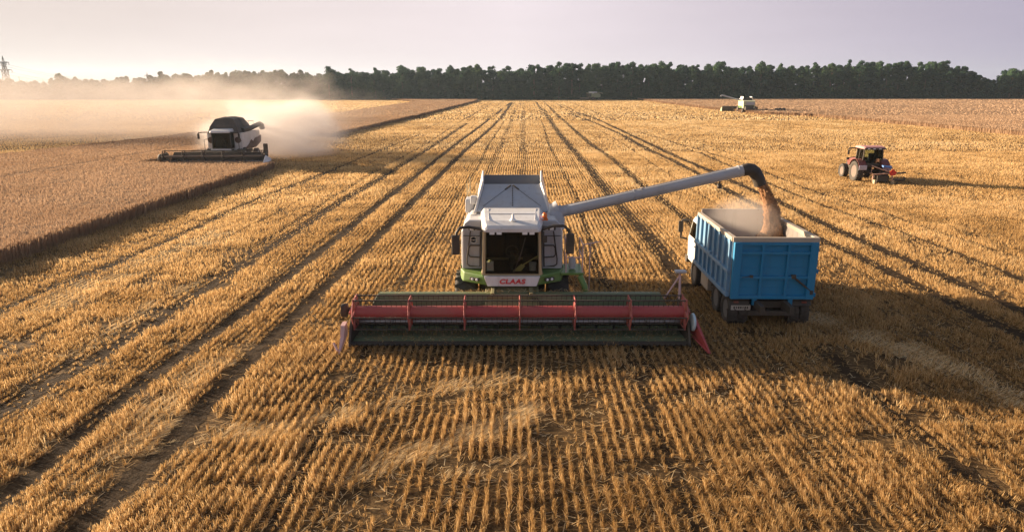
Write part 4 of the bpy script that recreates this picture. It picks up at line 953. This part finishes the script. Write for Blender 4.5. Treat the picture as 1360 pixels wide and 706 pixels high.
for i in range(n):
    t = i / (n - 1); c = stream_pt(t); R0 = .16 + .13 * t + (.22 * max(0, t - .82) / .18)
    for k in range(seg):
        a = 2 * PI * k / seg; q = np.array([c.x + 3 * math.cos(a)]); q2 = np.array([c.z * 1.5 + 2 * math.sin(a)])
        lump = .62 + .75 * vnoise(q * 1.6, q2 * 1.2, .55, 3)[0] + .35 * (vnoise(q * 4, q2 * 3, .4, 5)[0] - .5)
        vs.append((c.x + R0 * lump * math.cos(a), c.y + R0 * lump * math.sin(a), c.z))
b = MB(); b.add(vs, [(i*seg+k, i*seg+(k+1)%seg, (i+1)*seg+(k+1)%seg, (i+1)*seg+k) for i in range(n-1) for k in range(seg)], True)
gs = b.build('grain_stream', M_grain); tag(gs, 'thick brown stream of grain falling from the black spout into the blue truck', 'grain', kind='stuff')
N = 9000; t = r.random(N); pts = np.array([stream_pt(x) for x in t]); ww = (.17 + .30 * t) * np.abs(r.normal(0, 1, N)) * .45; a = r.uniform(0, 2*PI, N)
v, q = blades(pts[:,0] + ww*np.cos(a), pts[:,1] + ww*np.sin(a), r.uniform(.02,.06,N), r.normal(0,.01,N), r.normal(0,.01,N), .018, r.uniform(0,PI,N)); v[:,2] += np.repeat(pts[:,2] + r.normal(0,.05,N), 4)
M_kern = straw_mat('grain_kernel', [(0,(.26,.125,.055)),(1,(.50,.28,.14))], .1)
np_mesh('flying_kernels', v, q, M_kern, r.random(N), gs)
gx, gy = np.meshgrid(np.linspace(-BW/2+.08, BW/2-.08, 40), np.linspace(.06, BL-.10, 60), indexing='ij')
lp = T1.matrix_world if False else None
cx, cy_ = S1.x - T1.location.x, S1.y - T1.location.y
gz = Z0 + .35 + .95 * np.exp(-((gx-cx)**2 + (gy-cy_)**2) / 1.1) + .05 * (vnoise(gx*9, gy*9, 2.0, 2) - .5)
vv = np.stack([gx.ravel(), gy.ravel(), gz.ravel()], 1); qq = [(i*60+j, (i+1)*60+j, (i+1)*60+j+1, i*60+j+1) for i in range(39) for j in range(59)]
go = np_mesh('grain_heap', vv, np.array(qq), M_grain, smooth=True); go.location = T1.location; go.rotation_euler = T1.rotation_euler
tag(go, 'heap of grain lying inside the blue truck bed under the falling stream', 'grain heap')
# ------------------------------------------------------------------ second combine: dark folding tank cover, in the dust on the left
M_cover = paint('dark_cover', (0.030, 0.032, 0.036), 0.6, 0.3)
M_maroon = paint('dark_maroon', (0.075, 0.035, 0.028), 0.5, 0.35)
M_hdark = paint('header_dark', (0.035, 0.028, 0.022), 0.6, 0.35)
M_btub = paint('reel_brown', (0.16, 0.10, 0.065), 0.5, 0.3)
C2 = empty('combine_harvester', (-27.7, KNIFE_Y + 4.0, 0), rad(3))
tag(C2, 'white combine with black tank cover cutting the standing wheat in a cloud of dust', 'combine harvester', 'combine harvesters at work')
b = MB(); b.box((0,.2,.95),(2.2,.5,.4)); b.box((0,2.6,1.05),(1.6,5.4,.5)); b.build('chassis', M_dark, C2, .02)
def ring2(y, w, z0, z1): return [(-w, y, z0), (w, y, z0), (w, y, z1), (-w, y, z1)]
b = MB(); b.loft([ring2(-.3,1.62,1.45,3.05), ring2(3.8,1.64,1.35,3.1), ring2(5.6,1.55,1.75,3.0), ring2(6.0,1.4,2.2,2.9)]); bo2 = b.build('body', M_white, C2, .05)
for s in (-1, 1):
    b = MB(); b.prism([(.2,1.5),(3.6,1.38),(5.5,1.8),(5.7,2.5),(4.6,2.35),(3.6,2.3),(3.0,2.0),(2.4,2.25),(1.6,1.85)], 'x', s*1.64, s*1.675); b.build('side_stripe', M_maroon, bo2)
    b = MB(); b.box((s*1.28,-.36,2.35),(.60,.06,1.05)); fp = b.build('front_panel', M_white, C2, .02)
    b = MB(); b.lathe([(-.395,.30),(-.41,.28),(-.41,.20),(-.395,.18)], (s*1.28,0,2.4), 'y', 18); b.box((s*1.28,-.40,2.4),(.08,.02,.5),(0,rad(35),0)); b.box((s*1.28,-.40,2.4),(.06,.02,.42),(0,rad(-45),0)); b.build('emblem', M_maroon, fp)
b = MB(); b.loft([[(-1.45,-.6,3.05),(1.45,-.6,3.05),(1.5,3.6,3.05),(-1.5,3.6,3.05)], [(-1.25,-.35,3.7),(1.25,-.35,3.7),(1.3,3.3,3.7),(-1.3,3.3,3.7)], [(-.85,.0,4.35),(.85,.0,4.35),(.9,3.0,4.35),(-.9,3.0,4.35)], [(-.25,.3,4.5),(.25,.3,4.5),(.25,2.7,4.5),(-.25,2.7,4.5)]]); tc_ = b.build('tank_cover', M_cover, C2, .03)
b = MB()
for s in (-1, 1): b.tube([(s*1.48,1.5,3.07),(s*1.29,1.5,3.72),(s*.89,1.5,4.37),(s*.25,1.5,4.52)], .025, 5)
b.build('cover_seam', M_black, tc_)
b = MB()
for s in (-1, 1): b.box((s*.86,-1.2,2.4),(.07,.08,1.5),(0,0,0)); b.box((s*.86,-.35,2.4),(.07,.08,1.5))
b.box((0,-1.2,1.66),(1.75,.1,.1)); b.box((0,-1.2,3.12),(1.75,.1,.08)); b.box((0,-.34,2.4),(1.66,.05,1.45)); b.box((0,-.75,1.66),(1.7,.9,.06)); cb = b.build('cab', M_dark, C2)
b = MB(); b.panel([(-.82,-1.22,1.7),(.82,-1.22,1.7),(.82,-1.22,3.1),(-.82,-1.22,3.1)], .012); b.build('windscreen', M_glass, cb)
for s in (-1, 1): b = MB(); b.panel([(s*.87,-1.15,1.7),(s*.87,-.4,1.7),(s*.87,-.4,3.1),(s*.87,-1.15,3.1)], .012); b.build('side_window', M_glass, cb)
b = MB(); b.box((0,-.6,2.1),(.5,.3,.9)); b.build('seat', M_seat, cb, .05)
b = MB(); b.loft([rr(-1.6,.85,3.14,.10), rr(-1.45,.95,3.14,.22), rr(-.3,1.0,3.16,.34)]); b.build('cab_roof', M_white, C2, .05)
b = MB(); b.box((-.1,-1.22,1.52),(1.9,.16,.22)); b.build('cab_apron', M_white, C2, .03)
b = MB(); b.box((0,-.9,1.38),(3.3,1.0,.14)); b.tube([(-1.6,-1.2,1.45),(-1.6,-1.2,2.5),(-1.6,-.3,2.5)], .03, 5); b.tube([(1.6,-1.2,1.45),(1.6,-1.2,2.3),(1.6,-.3,2.3)], .03, 5); b.build('platform', M_dark, C2, .02)
mirror(C2, [(-.9,-1.3,3.2),(-1.6,-1.4,3.2),(-2.0,-1.4,3.15)], (-2.0,-1.42,2.85), (.20,.1,.5)); mirror(C2, [(.9,-1.3,3.2),(1.5,-1.4,3.2),(1.75,-1.4,3.1)], (1.75,-1.42,2.85), (.18,.1,.45))
b = MB(); b.tube([(1.45,.6,3.25),(1.62,2.5,3.35),(1.7,5.4,3.62),(1.72,5.9,3.5),(1.72,6.1,3.1)], [.24,.24,.24,.26,.27], 14); b.build('unloading_pipe', M_black, C2)
b = MB(); b.tube([(1.0,4.0,3.1),(1.0,4.0,4.0),(1.0,5.6,3.95),(1.0,5.6,3.0)], .025, 5); b.tube([(-1.0,4.0,3.1),(-1.0,4.0,3.9),(-1.0,5.6,3.9),(-1.0,5.6,3.0)], .025, 5); b.tube([(1.0,5.6,3.9),(-1.0,5.6,3.9)], .025, 5); b.build('rear_railing', M_dark, C2)
b = MB(); b.hexa([(-.8,-2.4,.5),(.8,-2.4,.5),(.8,0,1.0),(-.8,0,1.0),(-.8,-2.4,1.05),(.8,-2.4,1.05),(.8,0,1.6),(-.8,0,1.6)]); b.build('feeder_house', M_dark, C2)
for s in (-1, 1): wheel(C2, s*1.45, .1, .85, .65, s, 18, M_white); wheel(C2, s*1.3, 4.9, .6, .42, s, 16, M_white)
HX = (-4.65, 4.55)
h2 = header(C2, HX[0], HX[1], M_hdark, M_btub, M_hdark, -4.0, -2.5, 1.15, -3.4, .60, .10, 6, False)
b = MB(); b.lathe([(-.3,.30),(-.28,.42),(0,.45),(.05,.3),(.06,0)], (HX[0]-.08,-3.3,.95), 'x', 16); b.build('drive_roller', M_hdark, h2)
b = MB(); b.box((HX[1]-.15,-2.3,1.75),(.35,.35,.9)); b.build('drive_box', M_hdark, h2, .04)
b = MB(); b.loft([[(HX[1]+.0,-3.3,.10),(HX[1]+.35,-3.3,.10),(HX[1]+.35,-3.3,.9),(HX[1]+.0,-3.3,1.0)],[(HX[1]+.05,-4.2,.10),(HX[1]+.75,-4.2,.10),(HX[1]+.85,-4.1,1.0),(HX[1]+.3,-4.1,1.35)],[(HX[1]+.1,-5.0,.08),(HX[1]+.55,-5.0,.08),(HX[1]+.6,-4.9,.6),(HX[1]+.25,-4.9,.75)]]); b.build('crop_divider', M_white, h2, .08)

# ------------------------------------------------------------------ tractor with rear implement (seen from behind, front faces +y)
tp = at(1152, 241); TR1 = empty('tractor', (tp.x, tp.y, 0), rad(-2))
tag(TR1, 'red tractor with dark glazed cab standing on the stubble, carrying a small rear implement', 'tractor')
b = MB(); b.box((0,1.9,.95),(.7,3.2,.5)); b.tube([(-1,.0,.85),(1,.0,.85)], .16, 10); b.tube([(-.85,2.45,.62),(.85,2.45,.62)], .1, 8); b.build('chassis', M_dark, TR1, .03)
b = MB(); b.loft([[(-.42,1.2,1.1),(.42,1.2,1.1),(.40,1.2,1.75),(.30,1.2,1.85),(-.30,1.2,1.85),(-.40,1.2,1.75)], [(-.40,2.6,1.05),(.40,2.6,1.05),(.38,2.6,1.62),(.28,2.6,1.72),(-.28,2.6,1.72),(-.38,2.6,1.62)], [(-.34,3.3,1.05),(.34,3.3,1.05),(.32,3.3,1.42),(.24,3.3,1.5),(-.24,3.3,1.5),(-.32,3.3,1.42)]]); b.build('bonnet', M_crimson, TR1, .04)
c_ = MB()
for s in (-1, 1):
    c_.tube([(s*.78,-.42,1.45),(s*.72,-.38,2.62)], .045, 6); c_.tube([(s*.74,.95,1.3),(s*.68,.85,2.62)], .045, 6); c_.tube([(s*.80,.3,1.4),(s*.72,.3,2.62)], .03, 6)
c_.box((0,-.40,1.42),(1.62,.10,.22)); c_.box((0,.25,1.25),(1.5,1.3,.12)); c_.box((0,.93,1.5),(1.4,.06,.5)); c_.box((0,-.37,2.60),(1.5,.07,.08)); c_.box((0,.85,2.6),(1.4,.07,.08)); tcab = c_.build('cab', M_dark, TR1)
b = MB(); b.panel([(-.75,-.40,1.54),(.75,-.40,1.54),(.69,-.37,2.58),(-.69,-.37,2.58)], .012); b.build('rear_window', M_glass_lt, tcab)
b = MB(); b.panel([(-.70,.93,1.7),(.70,.93,1.7),(.66,.86,2.58),(-.66,.86,2.58)], .012); b.build('windscreen', M_glass_lt, tcab)
for s in (-1, 1): b = MB(); b.panel([(s*.79,-.36,1.5),(s*.76,.9,1.4),(s*.70,.84,2.58),(s*.72,-.34,2.58)], .012); b.build('side_window', M_glass_lt, tcab)
b = MB(); b.box((0,.12,1.62),(.5,.5,.14)); b.box((0,-.12,1.95),(.5,.12,.65)); b.build('seat', M_seat, tcab, .04)
b = MB(); b.loft([rr(-.62,.80,2.64,.10), rr(-.5,.86,2.64,.17), rr(.3,.88,2.64,.22), rr(1.05,.82,2.64,.16), rr(1.15,.74,2.64,.08)]); rf = b.build('cab_roof', M_roofpink, TR1, .03)
b = MB(); b.box((0,-.64,2.66),(1.66,.06,.11)); b.build('roof_light_bar', M_black, rf)
for x in (-.52,-.1,.35): b = MB(); b.box((x,-.685,2.66),(.18,.03,.07)); b.build('work_light', M_lamp, rf)
for s in (-1, 1):
    b = MB(); pts = [(y_, .85 + z_) for y_, z_ in [(.98*math.cos(a), .98*math.sin(a)) for a in [PI*(.12 + .085*i) for i in range(10)]]]
    for p0, p1_ in zip(pts[:-1], pts[1:]): b.panel([(s*.62,p0[0],p0[1]),(s*1.22,p0[0],p0[1]),(s*1.22,p1_[0],p1_[1]),(s*.62,p1_[0],p1_[1])], .03)
    b.prism([(q[0], q[1]) for q in pts] , 'x', s*.62, s*.66); fd = b.build('fender', M_crimson, TR1)
    b = MB(); b.box((s*.95,-.99,1.22),(.62,.05,.36)); b.build('fender_lamp_panel', paint('pale_panel',(.42,.40,.48),.35,.2), fd, .03)
    wheel(TR1, s*.98, 0, .85, .52, s, 20, M_rim, .35, .55); wheel(TR1, s*.92, 2.45, .60, .40, s, 18, M_rim, .35, .55)
mirror(TR1, [(-.72,.9,2.58),(-1.05,1.0,2.6),(-1.30,1.02,2.58),(-1.32,1.02,2.45)], (-1.32,1.0,2.25), (.16,.06,.36)); mirror(TR1, [(.72,.9,2.58),(1.0,1.0,2.58),(1.05,1.0,2.45)], (1.05,1.0,2.25), (.16,.06,.36))
b = MB(); b.tube([(-.30,1.25,1.8),(-.72,1.25,1.85),(-1.2,1.3,1.75)], .03, 6); b.box((-1.2,1.3,1.72),(.2,.1,.2)); b.build('side_lamp', M_black, TR1)
b = MB(); b.tube([(-.50,1.35,1.3),(-.50,1.35,2.3)], .045, 8); b.build('exhaust_pipe', M_rim, TR1)
# implement on the three-point linkage
im = empty('rear_implement', (0, 0, 0), 0, TR1)
b = MB(); b.tube([(-.1,-.6,1.35),(.35,-1.1,1.15),(.95,-1.6,.95)], .05, 6); b.tube([(-.2,-1.2,.72),(.5,-1.4,.80),(1.1,-1.6,.86)], .065, 6); b.tube([(-.2,-1.2,.72),(-.15,-.6,.75)], .04, 6); b.tube([(-.15,-.75,.60),(-.05,-.62,1.35)], .03, 6); b.tube([(-.18,-1.2,.78),(-.18,-1.25,.15)], .06, 6); b.tube([(.45,-.6,.7),(.55,-1.4,.8)], .04, 6); b.tube([(1.08,-1.6,.9),(1.12,-1.65,.2)], .06, 6); b.build('implement_frame', paint('faded_frame',(.50,.28,.20),.5,.3), im)
b = MB(); b.tube([(.55,-1.4,.9),(1.55,-1.75,.9),(2.0,-1.8,.95)], .07, 6); b.tube([(1.15,-1.6,.35),(1.9,-1.7,.35),(2.05,-1.7,.55)], .11, 6); b.box((.5,-1.2,.42),(.9,.5,.45)); b.build('implement_beam', M_dark, im)
b = MB(); b.prism([(.86,.72),(1.24,.72),(1.34,.95),(1.05,1.22),(.76,.95)], 'y', -1.75, -1.72); b.build('warning_triangle', M_redlens, im)
b = MB(); b.box((.82,-1.15,1.32),(.70,.35,.14),(.1,.12,0)); b.build('blue_cover', M_bluebit, im, .03)
for x in (-.22, 1.15): b = MB(); b.prism([(x-.07,.02),(x+.14,.02),(x+.08,.35),(x-.05,.35)], 'y', -1.75, -1.45); b.build('implement_foot', M_beige, im, .01)

# ------------------------------------------------------------------ third combine, far right, seen from behind with its pipe swung out to the left
rp_ = at(994, 150); C3 = empty('combine_harvester', (rp_.x, rp_.y, 0), rad(-6))
tag(C3, 'far white combine seen from behind on the right, its pipe raised to the left', 'combine harvester', 'combine harvesters at work')
M_cream = paint('cream_sheet', (.52,.53,.33), .4, .25)
b = MB(); b.loft([ring2(-.2,1.5,1.2,3.1), ring2(.8,1.7,1.3,3.3), ring2(5.8,1.7,1.2,3.3)]); bb3 = b.build('body', M_cream, C3, .05)
b = MB(); b.box((.3,-.28,2.5),(2.2,.08,.8)); b.build('rear_hood', M_grey, bb3, .05)
for s in (-1, 1): b = MB(); b.box((s*1.71,3.2,1.55),(.03,5.0,.5)); b.build('side_stripe', M_green, bb3)
b = MB(); b.box((0,-.3,1.75),(2.6,.10,.35)); b.build('rear_band', M_green, bb3)
b = MB(); b.loft([ring2(-.9,1.0,.7,1.5), ring2(-.2,1.2,1.0,2.0), ring2(.6,1.2,1.0,2.0)]); b.build('straw_hood', M_dark, C3, .03)
for s in (-1, 1): b = MB(); b.panel([(s*1.4,2.0,3.25),(s*1.45,5.4,3.25),(s*1.2,5.3,4.3),(s*1.1,2.1,4.3)], .06); b.build('tank_flap', M_white, C3)
b = MB(); b.box((0,2.1,3.6),(2.3,.08,.9)); b.build('tank_wall', M_dark, C3)
b = MB(); b.box((0,7.0,2.6),(1.9,1.6,1.7)); b.build('cab', M_dark, C3, .05)
b = MB(); b.box((0,7.0,3.55),(2.1,1.9,.25)); b.build('cab_roof', M_white, C3, .05)
b = MB(); b.tube([(-1.4,4.6,3.3),(-2.0,4.4,3.4),(-6.6,3.8,4.6),(-7.0,3.8,4.4)], [.22,.2,.2,.2], 12); b.build('unloading_pipe', M_grey, C3)
for s in (-1, 1): wheel(C3, s*1.55, 5.6, .9, .7, s, 16); wheel(C3, s*1.35, .9, .62, .45, s, 14)
header(C3, -5.6, 4.3, M_hdark, M_hdark, M_hdark, 10.0, 8.6, 1.0, 9.3, .55, .1, 5, False) if False else None
b = MB(); b.box((-.6,8.6,.8),(9.6,.25,1.0)); b.tube([(-5.3,9.3,1.05),(4.1,9.3,1.05)], .5, 8); b.box((-.6,9.2,.25),(9.6,1.3,.15)); h3 = b.build('header', M_hdark, C3, .02)
for x in (-5.5, 4.3): b = MB(); b.prism([(8.4,.15),(10.2,.15),(9.9,.9),(8.4,1.35)], 'x', x-.08, x+.08); b.build('end_plate', M_cream if x < 0 else M_hdark, h3)
# low implement parked on the stubble right of it
ip = at(1033, 149.5); IM = empty('harrow', (ip.x, ip.y, 0)); tag(IM, 'low dark implement lying on the stubble just right of the far white combine', 'farm implement')
b = MB(); b.tube([(-3.6,0,.5),(2.2,0,.5)], .10, 6); b.box((-3.2,0,.62),(.25,1.4,.9)); b.box((.6,0,1.0),(3.0,.9,.12)); b.build('frame', M_dark, IM, .02)
for x in (-.7, .3, 1.3): b = MB(); b.lathe([(-.35,.55),(-.3,.62),(.3,.62),(.35,.55)], (x+.3,0,.62), 'x', 16); b.build('roller', M_hdark, IM)
b = MB(); b.lathe([(-.2,.3),(-.15,.5),(.15,.5),(.2,.3)], (-3.2,0,.5), 'x', 14); b.build('wheel', M_rubber, IM)

# ------------------------------------------------------------------ fourth combine, tiny, against the wood
fp_ = at_y(784, 133, 342); C4 = empty('combine_harvester', (fp_.x, 342, 0), rad(-50))
tag(C4, 'tiny pale green combine far away at the foot of the wood', 'combine harvester', 'combine harvesters at work')
M_pg = paint('pale_green_sheet', (.30,.33,.18), .5, .3)
b = MB(); b.loft([ring2(-.3,1.6,1.3,3.2), ring2(4.6,1.6,1.2,3.1), ring2(5.8,1.4,1.7,2.6)]); b.build('body', M_pg, C4, .05)
b = MB(); b.box((0,-1.0,2.4),(1.9,1.5,1.7)); b.build('cab', M_dark, C4, .05)
b = MB(); b.box((0,-1.0,3.35),(2.1,1.8,.25)); b.build('cab_roof', M_pg, C4, .05)
b = MB(); b.loft([ring2(.2,1.4,3.2,4.0), ring2(3.2,1.4,3.2,4.0)]); b.build('grain_tank', M_white, C4, .05)
b = MB(); b.tube([(1.5,1,3.3),(1.6,6.4,3.4),(1.6,6.8,3.1)], .2, 10); b.build('unloading_pipe', M_pg, C4)
for s in (-1, 1): wheel(C4, s*1.45, .2, .85, .6, s, 14); wheel(C4, s*1.3, 4.6, .58, .4, s, 12)
b = MB(); b.box((0,-3.2,.7),(6.4,.3,.8)); b.tube([(-3.1,-3.8,.9),(3.1,-3.8,.9)], .45, 8); b.build('header', M_hdark, C4)
# ------------------------------------------------------------------ dust and haze
def dust_mat(name, dens, col, nscale, thr, seed, aniso=0.35, sharp=2.0, warp=0.0, ztop=1.0):
    """density = soft ellipsoid falloff in the domain, eaten away by noise"""
    m, nt, out = mat_new(name); L = nt.links
    t = nt.nodes.new('ShaderNodeTexCoord')
    n = nt.nodes.new('ShaderNodeTexNoise'); n.noise_dimensions = '4D'; n.inputs['W'].default_value = seed; n.inputs['Scale'].default_value = nscale; n.inputs['Detail'].default_value = 5; n.inputs['Roughness'].default_value = .58
    mp = nt.nodes.new('ShaderNodeMapping'); mp.vector_type = 'POINT'; mp.inputs['Scale'].default_value = warp if warp else (1, 1, 1)
    L.new(t.outputs['Object'], mp.inputs[0]); L.new(mp.outputs[0], n.inputs['Vector'])
    ln = nt.nodes.new('ShaderNodeVectorMath'); ln.operation = 'LENGTH'; L.new(t.outputs['Object'], ln.inputs[0])
    f = nt.nodes.new('ShaderNodeMath'); f.operation = 'SUBTRACT'; f.inputs[0].default_value = 1.0; L.new(ln.outputs['Value'], f.inputs[1])
    a = nt.nodes.new('ShaderNodeMath'); a.operation = 'MULTIPLY_ADD'; L.new(n.outputs['Fac'], a.inputs[0]); a.inputs[1].default_value = sharp; a.inputs[2].default_value = -thr * sharp
    s = nt.nodes.new('ShaderNodeMath'); s.operation = 'MULTIPLY_ADD'; L.new(f.outputs[0], s.inputs[0]); s.inputs[1].default_value = 2.2; L.new(a.outputs[0], s.inputs[2])
    c = nt.nodes.new('ShaderNodeClamp'); L.new(s.outputs[0], c.inputs[0])
    g = nt.nodes.new('ShaderNodeMapRange'); g.interpolation_type = 'SMOOTHSTEP'; L.new(f.outputs[0], g.inputs['Value']); g.inputs['From Min'].default_value = 0.0; g.inputs['From Max'].default_value = 0.35
    d0 = nt.nodes.new('ShaderNodeMath'); d0.operation = 'MULTIPLY'; L.new(c.outputs[0], d0.inputs[0]); L.new(g.outputs[0], d0.inputs[1])
    d = nt.nodes.new('ShaderNodeMath'); d.operation = 'MULTIPLY'; L.new(d0.outputs[0], d.inputs[0]); d.inputs[1].default_value = dens
    v = nt.nodes.new('ShaderNodeVolumePrincipled'); v.inputs['Color'].default_value = (*col, 1); v.inputs['Anisotropy'].default_value = aniso
    L.new(d.outputs[0], v.inputs['Density']); L.new(v.outputs[0], out.inputs['Volume']); return m
def dust(name, c, rad_, rz, mat, label):
    me = bpy.data.meshes.new(name); bm = bmesh.new(); bmesh.ops.create_cube(bm, size=2.0); bm.to_mesh(me); bm.free()
    o = bpy.data.objects.new(name, me); COL.objects.link(o); o.location = c; o.scale = rad_; o.rotation_euler = (0, 0, rz); me.materials.append(mat)
    return tag(o, label, 'dust', 'dust raised by the machines', 'stuff')
DC = (0.93, 0.875, 0.83); DT = (0.86, 0.78, 0.72)
dust('dust_cloud', (-26.6, 78, 2.2), (9.5, 12, 5.6), rad(12), dust_mat('dust_puff', 0.24, (0.91, 0.855, 0.815), 2.3, 0.55, 1.0, .0, 4.5), 'dense bright puff of dust boiling up right behind the combine on the left')
dust('dust_cloud', (-72, 102, 3.3), (60, 22, 7.6), rad(0), dust_mat('dust_bank', 0.044, DT, 3.0, 0.50, 4.0, .0, 4.5, (2.2, 1, .8)), 'long low bank of dust drifting left across the field behind the combine')
dust('dust_cloud', (-60, 150, 5), (36, 22, 10.0), rad(0), dust_mat('dust_wisp', 0.016, DT, 3.0, 0.60, 8.0, .2, 5.0, (1.8, 1, .9)), 'thin high wisps of dust in front of the wood on the left')
dust('dust_cloud', (S1.x - 1.1, S1.y - .1, Z1 + .05), (1.6, 1.7, 1.0), 0, dust_mat('grain_dust', 0.22, (0.95, .86, .78), 1.5, 0.50, 3.0, .0, 1.8), 'small pale puff of grain dust over the blue truck bed')
if HAZE:
    hm = MB(); hm.box((0, 0, 0), (1, 1, 1)); m, nt, out = mat_new('haze_air'); v = nt.nodes.new('ShaderNodeVolumePrincipled')
    v.inputs['Color'].default_value = (0.66, 0.82, 0.98, 1); v.inputs['Density'].default_value = HAZE; v.inputs['Anisotropy'].default_value = 0.3; nt.links.new(v.outputs[0], out.inputs['Volume'])
    o = hm.build('haze', m); o.location = (0, 1200, 30); o.scale = (5400, 3000, 62); o['kind'] = 'stuff'
